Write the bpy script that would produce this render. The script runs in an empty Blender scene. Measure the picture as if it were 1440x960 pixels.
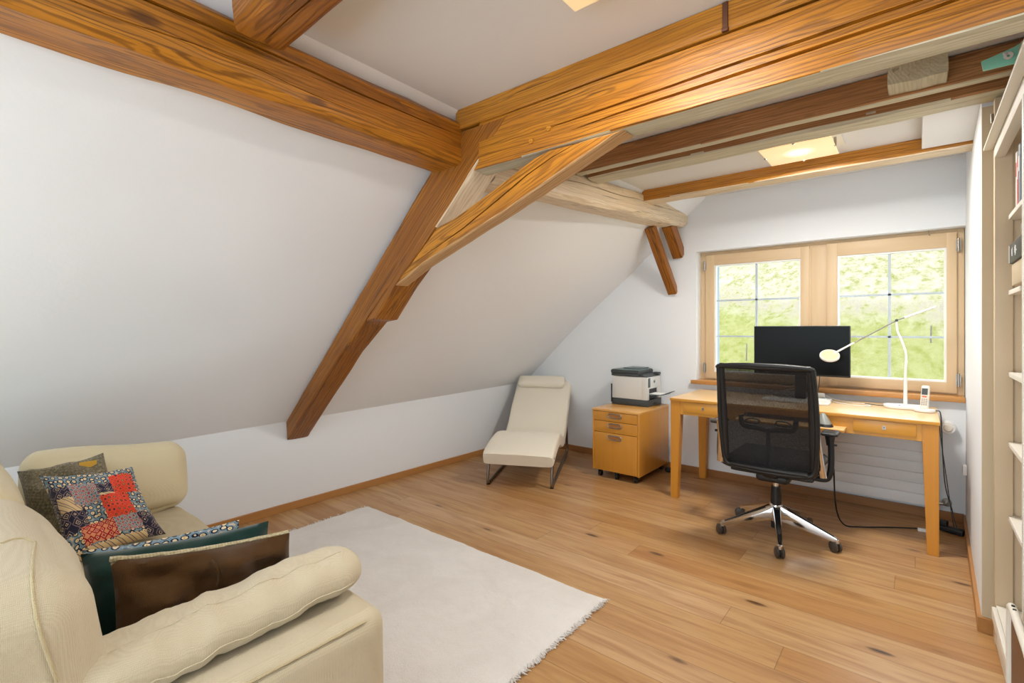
import bpy, bmesh, math, random
from mathutils import Vector, Matrix, noise
random.seed(7)
PI = math.pi
C = bpy.context.scene.collection
def V(*a): return Vector(a)
def lin(h):
    h = h.lstrip('#'); o = []
    for i in (0, 2, 4):
        c = int(h[i:i+2], 16)/255
        o.append(c/12.92 if c <= .04045 else ((c+.055)/1.055)**2.4)
    return (*o, 1)

# ------------------------------------------------------------------ materials
class Mat:
    def __init__(s, name):
        s.m = bpy.data.materials.new(name); s.m.use_nodes = True
        s.t = s.m.node_tree; s.t.nodes.clear()
        s.out = s.n('ShaderNodeOutputMaterial'); s.b = s.n('ShaderNodeBsdfPrincipled')
        s.l(s.b.outputs[0], s.out.inputs[0])
    def n(s, ty, **k):
        x = s.t.nodes.new(ty)
        for a, b in k.items(): setattr(x, a, b)
        return x
    def l(s, a, b): s.t.links.new(a, b)
    def inp(s, node, **k):
        for a, b in k.items():
            i = node.inputs[a.replace('_', ' ')]
            if hasattr(b, 'links') or hasattr(b, 'is_linked'): s.l(b, i)
            else: i.default_value = b
        return node
    def coords(s, kind='Object', scale=(1, 1, 1), loc=(0, 0, 0), rot=(0, 0, 0)):
        tc = s.n('ShaderNodeTexCoord'); mp = s.n('ShaderNodeMapping')
        s.l(tc.outputs[kind], mp.inputs[0])
        mp.inputs['Scale'].default_value = scale; mp.inputs['Location'].default_value = loc; mp.inputs['Rotation'].default_value = rot
        return mp.outputs[0]
    def noise(s, vec, scale, detail=3, rough=.5, dist=0):
        x = s.n('ShaderNodeTexNoise'); s.l(vec, x.inputs['Vector'])
        s.inp(x, Scale=scale, Detail=detail, Roughness=rough, Distortion=dist); return x.outputs['Fac']
    def ramp(s, fac, *st, interp='LINEAR'):
        r = s.n('ShaderNodeValToRGB'); s.l(fac, r.inputs[0]); e = r.color_ramp; e.interpolation = interp
        while len(e.elements) < len(st): e.elements.new(.5)
        for el, (p, c) in zip(e.elements, st):
            el.position = p; el.color = lin(c) if isinstance(c, str) else ((c, c, c, 1) if not isinstance(c, tuple) else c)
        return r.outputs[0]
    def math(s, op, a, b=0., c=0.):
        x = s.n('ShaderNodeMath', operation=op)
        for i, v in enumerate((a, b, c)):
            if isinstance(v, (int, float)): x.inputs[i].default_value = v
            else: s.l(v, x.inputs[i])
        return x.outputs[0]
    def mix(s, f, a, b, blend='MIX'):
        x = s.n('ShaderNodeMix', data_type='RGBA', blend_type=blend)
        for i, v in ((0, f), (6, a), (7, b)):
            if isinstance(v, str): v = lin(v)
            if isinstance(v, (int, float, tuple)): x.inputs[i].default_value = v
            else: s.l(v, x.inputs[i])
        return x.outputs[2]
    def bump(s, h, strength=.3, dist=.01):
        x = s.n('ShaderNodeBump'); s.l(h, x.inputs['Height']); s.inp(x, Strength=strength, Distance=dist)
        s.l(x.outputs[0], s.b.inputs['Normal'])
    def col(s, c):
        if isinstance(c, str): s.b.inputs['Base Color'].default_value = lin(c)
        elif isinstance(c, tuple): s.b.inputs['Base Color'].default_value = c
        else: s.l(c, s.b.inputs['Base Color'])
    def pr(s, rough=.5, metal=0, spec=.5, coat=0, sheen=0):
        s.inp(s.b, Roughness=rough, Metallic=metal)
        s.b.inputs['Specular IOR Level'].default_value = spec; s.b.inputs['Coat Weight'].default_value = coat
        s.b.inputs['Coat Roughness'].default_value = .2; s.b.inputs['Sheen Weight'].default_value = sheen

def plain(name, color, rough=.5, metal=0, spec=.5, var=.06, scale=8, bump=0, coat=0, emit=None, es=0, bscale=60):
    m = Mat(name); vec = m.coords()
    nz = m.noise(vec, scale, 3)
    c = m.mix(m.math('MULTIPLY', m.math('SUBTRACT', nz, .35), var*3), lin(color), tuple(v*.75 for v in lin(color)[:3])+(1,))
    m.col(c); m.pr(rough, metal, spec, coat)
    if bump: m.bump(m.noise(vec, bscale, 4), bump, .003)
    if emit: m.b.inputs['Emission Color'].default_value = lin(emit); m.b.inputs['Emission Strength'].default_value = es
    return m.m

def timber(name, c_light, c_mid, c_dark, rough=.42, contrast=1., crack=.5, seed=0., spec=.5):
    m = Mat(name)
    lo = (seed*3.1, seed*1.7, seed*.9)
    v1 = m.coords(scale=(.13, 1, 1), loc=(lo[0], .03+.01*seed, -.05))
    w = m.n('ShaderNodeTexWave', wave_type='RINGS', rings_direction='X', wave_profile='SAW')
    m.l(v1, w.inputs['Vector']); m.inp(w, Scale=9., Distortion=3.4, Detail=1.5)
    w.inputs['Detail Scale'].default_value = 1.2; w.inputs['Detail Roughness'].default_value = .45
    rings = m.ramp(w.outputs['Fac'], (0, .0), (.5, .12), (.85, .45), (1, .8))
    w2 = m.n('ShaderNodeTexWave', wave_type='RINGS', rings_direction='X', wave_profile='SIN')
    m.l(v1, w2.inputs['Vector']); m.inp(w2, Scale=26., Distortion=9.8, Detail=1.8)
    w2.inputs['Detail Scale'].default_value = 1.2; w2.inputs['Detail Roughness'].default_value = .45
    fine = m.ramp(w2.outputs['Fac'], (.55, 0.), (.93, 1.))
    fib = m.noise(m.coords(scale=(3, 90, 90), loc=lo), 1.6, 4, .6)
    big = m.noise(m.coords(scale=(1.1, 5, 5), loc=lo), 1.5, 3)
    base = m.ramp(big, (.25, c_mid), (.7, c_light))
    c = m.mix(m.math('MULTIPLY', rings, .5*contrast), base, c_dark)
    c = m.mix(m.math('MULTIPLY', m.math('MULTIPLY', fine, m.ramp(big, (.3, .35), (.7, 1.))), .62*contrast), c, c_dark)
    c = m.mix(m.math('MULTIPLY', m.ramp(fib, (.46, 0.), (.75, 1.)), .45*contrast), c, c_dark)
    # fine drying checks along the grain
    chk = m.noise(m.coords(scale=(1.4, 38, 38), loc=(lo[0]+5, 2, 3)), 1.3, 3, .5, .3)
    cm = m.ramp(chk, (.645, 0.), (.68, 1.))
    c = m.mix(m.math('MULTIPLY', cm, crack), c, '#2a1206')
    # knots
    vo = m.n('ShaderNodeTexVoronoi'); m.l(m.coords(scale=(2.3, 6.5, 6.5), loc=lo), vo.inputs['Vector']); m.inp(vo, Scale=1.)
    ks = m.n('ShaderNodeSeparateColor'); m.l(vo.outputs['Color'], ks.inputs[0])
    kn = m.math('MULTIPLY', m.ramp(vo.outputs['Distance'], (.03, 1.), (.08, .75), (.12, 0.)), m.math('GREATER_THAN', ks.outputs[0], .45))
    c = m.mix(m.math('MULTIPLY', kn, .75), c, '#3a1907')
    m.col(c); m.pr(rough, 0, spec)
    h = m.math('SUBTRACT', m.math('ADD', m.math('MULTIPLY', fib, .5), m.math('MULTIPLY', big, .6)), m.math('ADD', m.math('MULTIPLY', cm, .8), m.math('MULTIPLY', rings, .15)))
    m.bump(h, .55, .006)
    return m.m

LIT_TAN = timber('timber_lit_tan', '#dcb584', '#c99a64', '#7c4f25', rough=.5, contrast=.7, crack=.35, seed=7.7)  # brace underside: light painted into the wood as a paler tan
HONEY = timber('honey_timber', '#cf8a26', '#b06a18', '#4c2206', rough=.40, seed=1)
HONEY2 = timber('amber_timber', '#ae6d20', '#8f5314', '#421d06', rough=.42, seed=2.3)
GOLD = timber('golden_timber', '#cf8e2c', '#b6731c', '#642e08', rough=.36, contrast=.8, seed=4.1)
SHADE_BROWN = timber('timber_shaded_brown', '#c4905e', '#a5703f', '#5c3418', rough=.55, seed=3.2, contrast=.8)  # shaded copy of the timber, the shade is in the colour
LIT_PALE = timber('timber_lit_pale', '#f2e3ca', '#e6cfab', '#a9845a', rough=.5, contrast=.6, crack=.35, seed=5.5)  # same timber with window sheen and reflected light painted in as pale
LIT_GREY = timber('timber_lit_grey', '#dcd6be', '#c6bea3', '#8f8264', rough=.6, contrast=.55, crack=.35, seed=6.2)  # beam undersides and stub: light on them painted into the colour

def plaster(name, color, b=.12):
    m = Mat(name); v = m.coords()
    c = m.mix(m.math('MULTIPLY', m.noise(v, 1.3, 4), .1), lin(color), tuple(x*.8 for x in lin(color)[:3])+(1,))
    m.col(c); m.pr(.75, 0, .25)
    m.bump(m.math('ADD', m.noise(v, 1.8, 2), m.math('MULTIPLY', m.noise(v, 55, 3), .05)), b, .03); return m.m
WALL = plaster('white_plaster', '#eceff2'); SLOPE = plaster('white_slope_plaster', '#f2f4f7', .3)
CEIL = plaster('ceiling_paint', '#e6e7e8'); ENDW = plaster('shaded_cream_paint', '#d3c1a2', .05)  # end-face cream is darkened for the shade it stands in

def floor_mat():
    m = Mat('oak_planks')
    tc = m.n('ShaderNodeTexCoord'); sp = m.n('ShaderNodeSeparateXYZ'); m.l(tc.outputs['Object'], sp.inputs[0])
    row = m.math('FLOOR', m.math('DIVIDE', m.math('ADD', sp.outputs[1], -.03), .167))
    wn = m.n('ShaderNodeTexWhiteNoise', noise_dimensions='1D'); m.l(row, wn.inputs['W'])
    xs = m.math('ADD', sp.outputs[0], m.math('MULTIPLY', wn.outputs['Value'], 3.7))
    colr = m.math('FLOOR', m.math('DIVIDE', xs, 2.3))
    cb = m.n('ShaderNodeCombineXYZ'); m.l(row, cb.inputs[0]); m.l(colr, cb.inputs[1])
    w2 = m.n('ShaderNodeTexWhiteNoise', noise_dimensions='2D'); m.l(cb.outputs[0], w2.inputs['Vector'])
    rnd = w2.outputs['Value']
    # joints
    fy = m.math('FRACT', m.math('DIVIDE', m.math('ADD', sp.outputs[1], -.03), .167))
    ey = m.math('MINIMUM', fy, m.math('SUBTRACT', 1., fy))
    fx = m.math('FRACT', m.math('DIVIDE', xs, 2.3)); ex = m.math('MINIMUM', fx, m.math('SUBTRACT', 1., fx))
    joint = m.math('MAXIMUM', m.math('LESS_THAN', ey, .009), m.math('LESS_THAN', ex, .0006))
    # grain, shifted per plank
    off = m.n('ShaderNodeCombineXYZ'); m.l(m.math('MULTIPLY', rnd, 37.), off.inputs[0]); m.l(m.math('MULTIPLY', rnd, 13.), off.inputs[1]); m.l(m.math('MULTIPLY', rnd, 7.), off.inputs[2])
    ad = m.n('ShaderNodeVectorMath', operation='ADD'); m.l(tc.outputs['Object'], ad.inputs[0]); m.l(off.outputs[0], ad.inputs[1])
    def mp(sc):
        x = m.n('ShaderNodeMapping'); m.l(ad.outputs[0], x.inputs[0]); x.inputs['Scale'].default_value = sc; return x.outputs[0]
    g1 = m.noise(mp((1.3, 16, 1)), 1.5, 5, .6, .6); g2 = m.noise(mp((5, 120, 1)), 1.2, 3, .6)
    base = m.ramp(rnd, (0, '#c8975f'), (.35, '#d3a56c'), (.6, '#dab17e'), (.85, '#ca965c'), (1, '#dfb788'))
    c = m.mix(m.ramp(g1, (.42, 0.), (.72, .6)), base, '#9c6230')
    c = m.mix(m.math('MULTIPLY', m.ramp(g2, (.5, 0.), (.8, 1.)), .25), c, '#8d5628')
    vo = m.n('ShaderNodeTexVoronoi'); m.l(mp((2.1, 6.4, 1)), vo.inputs['Vector']); m.inp(vo, Scale=1.)
    kn = m.ramp(vo.outputs['Distance'], (.02, 1.), (.065, .85), (.115, 0.))
    kr = m.n('ShaderNodeSeparateColor'); m.l(vo.outputs['Color'], kr.inputs[0])
    kn = m.math('MULTIPLY', kn, m.math('GREATER_THAN', kr.outputs[0], .38))
    halo = m.math('MULTIPLY', m.ramp(vo.outputs['Distance'], (.06, 1.), (.25, 0.)), m.math('GREATER_THAN', kr.outputs[0], .38))
    c = m.mix(m.math('MULTIPLY', halo, .35), c, '#96602f')
    c = m.mix(m.math('MULTIPLY', kn, m.ramp(g2, (.35, .5), (.6, 1.))), c, '#3a1d0c')
    c = m.mix(m.math('MULTIPLY', joint, .6), c, '#6b4120')
    c = m.mix(1., c, (.76, .74, .72, 1), 'MULTIPLY')
    m.col(c); m.pr(.33, 0, .5); m.l(m.ramp(g1, (.2, .27), (.8, .42)), m.b.inputs['Roughness'])
    m.bump(m.math('SUBTRACT', m.math('MULTIPLY', g2, .15), joint), .25, .002)
    return m.m
FLOOR = floor_mat()

def veneer(name, a, b, rough=.32, axis='X', spec=.5):
    m = Mat(name); sc = {'X': (2, 40, 40), 'Y': (40, 2, 40), 'Z': (40, 40, 2)}[axis]
    g = m.noise(m.coords(scale=sc), 1.2, 4, .6); g2 = m.noise(m.coords(), 2.5, 2)
    m.col(m.mix(m.math('MULTIPLY', g, .8), m.mix(g2, a, a), b)); m.pr(rough, 0, spec); m.bump(g, .08, .002); return m.m
BEECH = veneer('beech_veneer', '#d89c3e', '#c5862c'); BEECHV = veneer('beech_veneer_upright', '#d39235', '#bd7b25', axis='Z')
BEECHTOP = veneer('beech_top', '#e6c08a', '#d9ad72', rough=.28); CABV = veneer('cabinet_beech', '#d4963c', '#bf7e2b', axis='Z', rough=.25)
BASEB_SHADE = veneer('oak_baseboard_shaded', '#a5713f', '#86562c', rough=.4); BASEBY = veneer('oak_baseboard_long', '#c08a50', '#9d6a38', rough=.4, axis='Y')  # far baseboard's oak is darkened to paint in its shade
PINE = veneer('limed_pine', '#dabf9a', '#cdae84', rough=.45, axis='Z'); PINEX = veneer('limed_pine_rail', '#dabf9a', '#cdae84', rough=.45)
SILLW = veneer('sill_wood', '#c9904f', '#b0763a', rough=.35)
WHITE = plain('white_plastic', '#ecebe8', .35); OFFW = plain('warm_white_plastic', '#e6e0d4', .4)
BLACK = plain('black_plastic', '#17181a', .45); DGREY = plain('dark_grey_plastic', '#3c4142', .42); TEALG = plain('slate_plastic', '#5c6c6b', .35)
CHROME = plain('polished_aluminium', '#d8d8d8', .12, 1, var=.02); STEEL = plain('brushed_steel', '#a9a39c', .3, 1, var=.03)
DSTEEL = plain('dull_steel', '#857a70', .35, 1, var=.03); RUBBER = plain('black_rubber', '#141416', .6); WHEEL = plain('grey_caster_rim', '#453d37', .4)
RAD = plain('radiator_enamel', '#dfdfdf', .35, var=.02); SHELFP = plain('shelf_white_paint', '#ece8de', .4, var=.03); SHELFB = plain('shelf_cream_paint', '#cdb89a', .5, var=.04)
SCREEN = plain('monitor_glass', '#0a0c0b', .35, spec=.15, var=.0); MUNT = plain('muntin_grey', '#b9c4cd', .4, var=.02); GASK = plain('white_gasket', '#f0f0ee', .4, var=.02)
OUTW = plain('outside_render', '#93a4b0', .7); IRON = plain('rusty_iron', '#6a4330', .6, .3, bump=.4)
PAPER = plain('paper', '#f3f1ec', .7)

def cloth(name, color, dark, scale=220, b=.5, rough=.95, sheen=.25, wr=.0, mottled=.25):
    m = Mat(name); tc = m.coords()
    w1 = m.n('ShaderNodeTexWave', bands_direction='X'); w2 = m.n('ShaderNodeTexWave', bands_direction='Y'); w3 = m.n('ShaderNodeTexWave', bands_direction='Z')
    for w in (w1, w2, w3): m.l(tc, w.inputs['Vector']); m.inp(w, Scale=scale/6.28*2, Distortion=1.5, Detail=1.)
    h = m.math('MULTIPLY', m.math('ADD', m.math('ADD', w1.outputs['Fac'], w2.outputs['Fac']), w3.outputs['Fac']), .33)
    nz = m.noise(tc, 9, 4); fine = m.noise(tc, scale*1.5, 2)
    c = m.mix(m.math('MULTIPLY', m.ramp(h, (.2, 1.), (.7, 0.)), .35), color, dark)
    c = m.mix(m.math('MULTIPLY', m.math('MULTIPLY', nz, fine), mottled*2), c, dark)
    m.col(c); m.pr(rough, 0, .2, sheen=sheen)
    m.bump(m.math('ADD', h, m.math('MULTIPLY', nz, wr)), b, .004)
    return m.m
CREAM = cloth('cream_weave', '#d6c9ae', '#b0a07f', 420, .35, wr=3)
CREAM2 = cloth('cream_linen', '#ddd0ae', '#c4b48c', 500, .2, wr=4)
SEATC = cloth('seat_cream_weave', '#cfbe99', '#a8966c', 420, .4, wr=2)
LOUNGE = cloth('ivory_canvas', '#ece4d3', '#dccfb8', 400, .15, wr=2, mottled=.1)
BROWNC = cloth('brown_linen', '#523719', '#38230f', 400, .3, wr=8, sheen=.1)
GREENC = cloth('dark_green_velvet', '#12352f', '#0a201d', 400, .2, wr=6, sheen=.4)
TWEED = cloth('tweed_wool', '#c2b698', '#6b624c', 90, .8, wr=2, mottled=1.6)
BOUCLE = cloth('cream_boucle', '#d8cba8', '#a08f68', 150, .9, wr=3, mottled=.8)
SEATBLK = cloth('black_seat_fabric', '#15171c', '#0a0b0d', 300, .3)
RUGM = None
def rug_mat():
    m = Mat('pale_wool_rug'); v = m.coords()
    a = m.noise(v, 3.2, 5, .6, .8); f = m.noise(v, 160, 3, .7); md = m.noise(v, 22, 4, .6)
    c = m.mix(m.ramp(a, (.35, 0.), (.7, .55)), '#efebe7', '#d9d2cb'); c = m.mix(m.math('MULTIPLY', f, .35), c, '#c8c0b8')
    m.col(c); m.pr(.95, 0, .1, sheen=.3); m.bump(m.math('ADD', m.math('MULTIPLY', f, .6), m.math('ADD', md, m.math('MULTIPLY', a, 1.5))), .6, .012); return m.m
RUGM = rug_mat()

def patch_mat():
    m = Mat('patchwork_print')
    tc = m.n('ShaderNodeTexCoord'); sp = m.n('ShaderNodeSeparateXYZ'); m.l(tc.outputs['UV'], sp.inputs[0])
    U, W = sp.outputs[0], sp.outputs[1]
    wob = m.math('MULTIPLY', m.math('SUBTRACT', m.noise(tc.outputs['UV'], 14, 2), .5), .05)
    U2 = m.math('ADD', U, wob); W2 = m.math('ADD', W, wob)
    def rect(a, b, c, d):
        r = m.math('MULTIPLY', m.math('GREATER_THAN', U2, a), m.math('LESS_THAN', U2, b))
        return m.math('MULTIPLY', r, m.math('MULTIPLY', m.math('GREATER_THAN', W2, c), m.math('LESS_THAN', W2, d)))
    nd = m.n('ShaderNodeTexNoise'); m.l(tc.outputs['UV'], nd.inputs['Vector']); m.inp(nd, Scale=16., Detail=3.)
    sc_ = m.n('ShaderNodeVectorMath', operation='SCALE'); m.l(nd.outputs['Color'], sc_.inputs[0]); sc_.inputs[3].default_value = .03
    uvd = m.n('ShaderNodeVectorMath', operation='ADD'); m.l(tc.outputs['UV'], uvd.inputs[0]); m.l(sc_.outputs[0], uvd.inputs[1])
    def vor(scale, feature='F1', dist='EUCLIDEAN', rnd=.5):
        x = m.n('ShaderNodeTexVoronoi', feature=feature, distance=dist); m.l(uvd.outputs[0], x.inputs['Vector']); m.inp(x, Scale=scale*1.45, Randomness=rnd); return x
    fl = vor(11.).outputs['Distance']
    flowers = m.ramp(fl, (0, '#c9a04c'), (.12, '#e7d3ae'), (.27, '#e7d3ae'), (.3, '#1d2238'), (.42, '#1d2238'), (.45, '#7893a2'), (.6, '#5f7f92'), (.66, '#c9b59a'), interp='CONSTANT')
    navy = m.ramp(vor(8., dist='MANHATTAN').outputs['Distance'], (0, '#8d7f78'), (.15, '#26263c'), (.3, '#d9c3a0'), (.38, '#26263c'), (.62, '#7d6c70'), (.75, '#26263c'), interp='CONSTANT')
    red = m.ramp(vor(12.5, rnd=.15).outputs['Distance'], (0, '#5a4a30'), (.1, '#c8b05a'), (.18, '#3b2a3a'), (.28, '#dd4a32'), (.45, '#e8674a'), (.5, '#d8412c'), interp='CONSTANT')
    red2 = m.ramp(vor(10., dist='MANHATTAN', rnd=.2).outputs['Distance'], (0, '#e9c9a0'), (.12, '#b21f27'), (.35, '#e9c9a0'), (.43, '#a81d26'), (.7, '#d98f68'), interp='CONSTANT')
    pink = m.ramp(vor(15., rnd=.25).outputs['Distance'], (0, '#8e2c3c'), (.18, '#cbb7a0'), (.25, '#a8404c'), (.38, '#a39f9c'), (.6, '#4f6f80'), interp='CONSTANT')
    wv = m.n('ShaderNodeTexWave', bands_direction='DIAGONAL'); m.l(tc.outputs['UV'], wv.inputs['Vector']); m.inp(wv, Scale=6., Distortion=.6)
    stripe = m.ramp(wv.outputs['Fac'], (0, '#e0c596'), (.55, '#52586b'), (.8, '#d8b98a'), interp='CONSTANT')
    c = m.mix(rect(.0, .3, .25, .8), flowers, navy)
    c = m.mix(rect(.45, .8, .55, .78), c, navy)
    c = m.mix(rect(.05, .28, .48, .66), c, stripe); c = m.mix(rect(.38, .68, .56, .63), c, stripe)
    c = m.mix(rect(.22, .5, .55, .82), c, pink); c = m.mix(rect(.5, .9, .12, .34), c, pink)
    c = m.mix(rect(.5, .82, .3, .6), c, red); c = m.mix(rect(.68, .95, .6, .88), c, red)
    c = m.mix(rect(.2, .55, .08, .3), c, red2)
    c = m.mix(rect(.0, 1., -.2, .07), c, stripe)
    c = m.mix(rect(.82, 1.2, -.2, .3), c, navy)
    m.col(c); m.pr(.9, 0, .2, sheen=.2); m.bump(m.noise(tc.outputs['UV'], 120, 3), .4, .002); return m.m
PATCH = patch_mat()

def frosted(name, color, strength, hot=None):
    m = Mat(name); m.col('#f4e6c4'); m.pr(.35)
    m.b.inputs['Emission Strength'].default_value = strength
    v = m.coords()
    if hot:
        sp = m.n('ShaderNodeVectorMath', operation='LENGTH'); m.l(v, sp.inputs[0])
        e = m.ramp(sp.outputs['Value'], (.0, '#fffbe8'), (.035, '#fff2c0'), (.08, color), (.22, '#efcf94')); m.l(e, m.b.inputs['Emission Color'])
        m.l(m.math('ADD', m.math('MULTIPLY', m.ramp(sp.outputs['Value'], (.055, 1.), (.10, 0.)), 1.6), strength), m.b.inputs['Emission Strength'])
    else: m.b.inputs['Emission Color'].default_value = lin(color)
    return m.m
GLOW1 = frosted('lit_frosted_glass', '#ffe2a8', .55, True)

def glass_mat():
    m = Mat('window_glass'); tr = m.n('ShaderNodeBsdfTransparent'); gl = m.n('ShaderNodeBsdfGlossy'); gl.inputs['Roughness'].default_value = .02
    mx = m.n('ShaderNodeMixShader'); mx.inputs[0].default_value = .003
    m.l(tr.outputs[0], mx.inputs[1]); m.l(gl.outputs[0], mx.inputs[2]); m.l(mx.outputs[0], m.out.inputs[0]); return m.m
GLASS = glass_mat()
def mesh_mat():
    m = Mat('black_chair_mesh'); m.col('#101114'); m.pr(.6, 0, .3)
    tr = m.n('ShaderNodeBsdfTransparent'); mx = m.n('ShaderNodeMixShader')
    v = m.coords(); w = m.noise(v, 350, 1)
    m.l(m.ramp(w, (.3, .88), (.7, .95)), mx.inputs[0]); m.l(tr.outputs[0], mx.inputs[1]); m.l(m.b.outputs[0], mx.inputs[2]); m.l(mx.outputs[0], m.out.inputs[0]); return m.m
MESHM = mesh_mat()
def grass_mat():
    m = Mat('hillside_grass'); v = m.coords()
    tc = m.n('ShaderNodeTexCoord'); sp = m.n('ShaderNodeSeparateXYZ'); m.l(tc.outputs['Object'], sp.inputs[0])
    big = m.noise(v, .55, 4, .6); md = m.noise(m.coords(scale=(1, .55, .55)), 5, 7, .8); fine = m.noise(v, 22, 4, .8)
    # rows of mown dry hay and fresh grass run along the slope (object z = height)
    z = m.math('ADD', sp.outputs[2], m.math('MULTIPLY', m.math('SUBTRACT', big, .5), 1.6))
    z = m.math('ADD', z, m.math('MULTIPLY', sp.outputs[0], .12))
    dry = m.ramp(m.math('DIVIDE', z, 8.), (.0, .1), (.13, .15), (.19, 1.), (.33, .85), (.47, .95), (.56, .45), (.8, .4))
    f = m.math('MULTIPLY', dry, m.ramp(md, (.38, .15), (.52, 1.)))
    g = m.mix(m.ramp(md, (.3, 0.), (.7, 1.)), '#a6ac3a', '#dcd886')
    d = m.mix(m.ramp(md, (.3, 0.), (.7, 1.)), '#e3d2a8', '#fff6e0')
    c = m.mix(f, g, d); c = m.mix(m.math('MULTIPLY', m.ramp(fine, (.56, 0.), (.72, 1.)), .5), c, '#6d6a3c')
    band = m.ramp(m.math('DIVIDE', z, 8.), (.15, 0.), (.18, 1.), (.215, 1.), (.25, 0.))
    c = m.mix(m.math('MULTIPLY', m.math('MULTIPLY', band, m.ramp(md, (.45, 0.), (.6, 1.))), .5), c, '#a08868')
    c = m.mix(1., c, (.42, .41, .42, 1), 'MULTIPLY')
    m.col(c); m.pr(.9, 0, .1); m.bump(m.math('ADD', fine, md), .8, .08); return m.m
GRASS = grass_mat()

# ------------------------------------------------------------------ mesh helpers
def obj(name, bm, mat, parent=None, smooth=None, loc=None):
    me = bpy.data.meshes.new(name)
    bmesh.ops.recalc_face_normals(bm, faces=bm.faces[:])
    bm.to_mesh(me); bm.free()
    for m in (mat if isinstance(mat, (list, tuple)) else [mat]): me.materials.append(m)
    if smooth is not None:
        me.shade_smooth() if hasattr(me, 'shade_smooth') else None
        me.set_sharp_from_angle(angle=math.radians(smooth))
    o = bpy.data.objects.new(name, me); C.objects.link(o)
    if parent: o.parent = parent
    if loc is not None: o.location = loc
    return o
def thing(name, label, cat, loc=(0, 0, 0), rotz=0, group=None):
    o = bpy.data.objects.new(name, None); C.objects.link(o); o.empty_display_size = .05
    o.location = loc; o.rotation_euler = (0, 0, rotz); o['label'] = label; o['category'] = cat
    if group: o['group'] = group
    return o
def tag(o, label, cat, group=None, kind=None):
    o['label'] = label; o['category'] = cat
    if group: o['group'] = group
    if kind: o['kind'] = kind
    return o
def struct(name, bm, mat, smooth=None, label=None):
    o = obj(name, bm, mat, smooth=smooth); o['kind'] = 'structure'
    if label: o['label'] = label
    return o
def box(bm, x0, x1, y0, y1, z0, z1, bev=0, seg=2, mi=0):
    t = bmesh.new(); bmesh.ops.create_cube(t, size=1)
    for v in t.verts: v.co = V((x0+x1)/2+v.co.x*(x1-x0), (y0+y1)/2+v.co.y*(y1-y0), (z0+z1)/2+v.co.z*(z1-z0))
    if bev: bmesh.ops.bevel(t, geom=t.edges[:], offset=bev, segments=seg, profile=.6, affect='EDGES')
    return merge(bm, t, mi)
def merge(bm, t, mi=0, M=None):
    mp = {}
    for v in t.verts: mp[v] = bm.verts.new(M @ v.co if M else v.co)
    fs = []
    for f in t.faces:
        try:
            g = bm.faces.new([mp[v] for v in f.verts]); g.material_index = mi if mi else f.material_index; g.smooth = f.smooth; fs.append(g)
        except ValueError: pass
    t.free(); return fs
def B(*a, **k): bm = bmesh.new(); box(bm, *a, **k); return bm
def cyl(bm, p0, p1, r0, r1=None, seg=20, cap=True, bev=0):
    r1 = r0 if r1 is None else r1
    p0, p1 = Vector(p0), Vector(p1); d = p1-p0; L = d.length
    q = d.to_track_quat('Z', 'Y').to_matrix().to_4x4(); M = Matrix.Translation(p0) @ q
    prof = [(r0, 0), (r1, L)] if not bev else [(r0-bev, 0), (r0, bev), (r1, L-bev), (r1-bev, L)]
    lathe(bm, prof, seg, M, cap)
def lathe(bm, prof, seg=24, M=None, cap=True):
    M = M or Matrix(); rings = []
    for r, z in prof:
        rings.append([bm.verts.new(M @ V(r*math.cos(2*PI*i/seg), r*math.sin(2*PI*i/seg), z)) for i in range(seg)])
    for a, b in zip(rings, rings[1:]):
        for i in range(seg): bm.faces.new([a[i], a[(i+1) % seg], b[(i+1) % seg], b[i]])
    if cap: bm.faces.new(rings[0][::-1]); bm.faces.new(rings[-1])
def catmull(pts, n=8, closed=False):
    P = [Vector(p) for p in pts]; out = []; m = len(P)
    for i in range(m if closed else m-1):
        g = lambda k: P[k % m] if closed else P[max(0, min(m-1, k))]
        a, b, c, d = g(i-1), g(i), g(i+1), g(i+2)
        for j in range(n):
            t = j/n; out.append(.5*((2*b)+(-a+c)*t+(2*a-5*b+4*c-d)*t*t+(-a+3*b-3*c+d)*t**3))
    if not closed: out.append(P[-1])
    return out
def tube(bm, pts, r, seg=10, closed=False, flat=None, up=V(0, 0, 1)):
    """sweep a round (or flat=(a,b) elliptical) section along pts"""
    P = [Vector(p) for p in pts]; n = len(P); rings = []; prev = None
    for i, p in enumerate(P):
        if closed: t = P[(i+1) % n]-P[(i-1) % n]
        else: t = P[min(i+1, n-1)]-P[max(i-1, 0)]
        t.normalize()
        s = t.cross(up if abs(t.dot(up)) < .98 else V(1, 0, 0)) if prev is None else (prev-t*prev.dot(t))
        if s.length < 1e-6: s = t.cross(V(0, 1, 0))
        s.normalize(); u = s.cross(t); prev = s
        rr = r(i/(n-1)) if callable(r) else r
        a, b = (rr, rr) if not flat else flat
        rings.append([bm.verts.new(p+s*a*math.cos(2*PI*k/seg)+u*b*math.sin(2*PI*k/seg)) for k in range(seg)])
    for i in range(n if closed else n-1):
        a, b = rings[i], rings[(i+1) % n]
        for k in range(seg): bm.faces.new([a[k], a[(k+1) % seg], b[(k+1) % seg], b[k]])
    if not closed: bm.faces.new(rings[0][::-1]); bm.faces.new(rings[-1])
def prism(bm, poly, h, M=None, bev=0):
    """polygon in local XY extruded by h along Z"""
    t = bmesh.new(); vs = [t.verts.new((x, y, 0)) for x, y in poly]; f = t.faces.new(vs)
    r = bmesh.ops.extrude_face_region(t, geom=[f]); bmesh.ops.translate(t, verts=[e for e in r['geom'] if isinstance(e, bmesh.types.BMVert)], vec=(0, 0, h))
    if bev: bmesh.ops.bevel(t, geom=t.edges[:], offset=bev, segments=2, profile=.6, affect='EDGES')
    merge(bm, t, 0, M)
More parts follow.
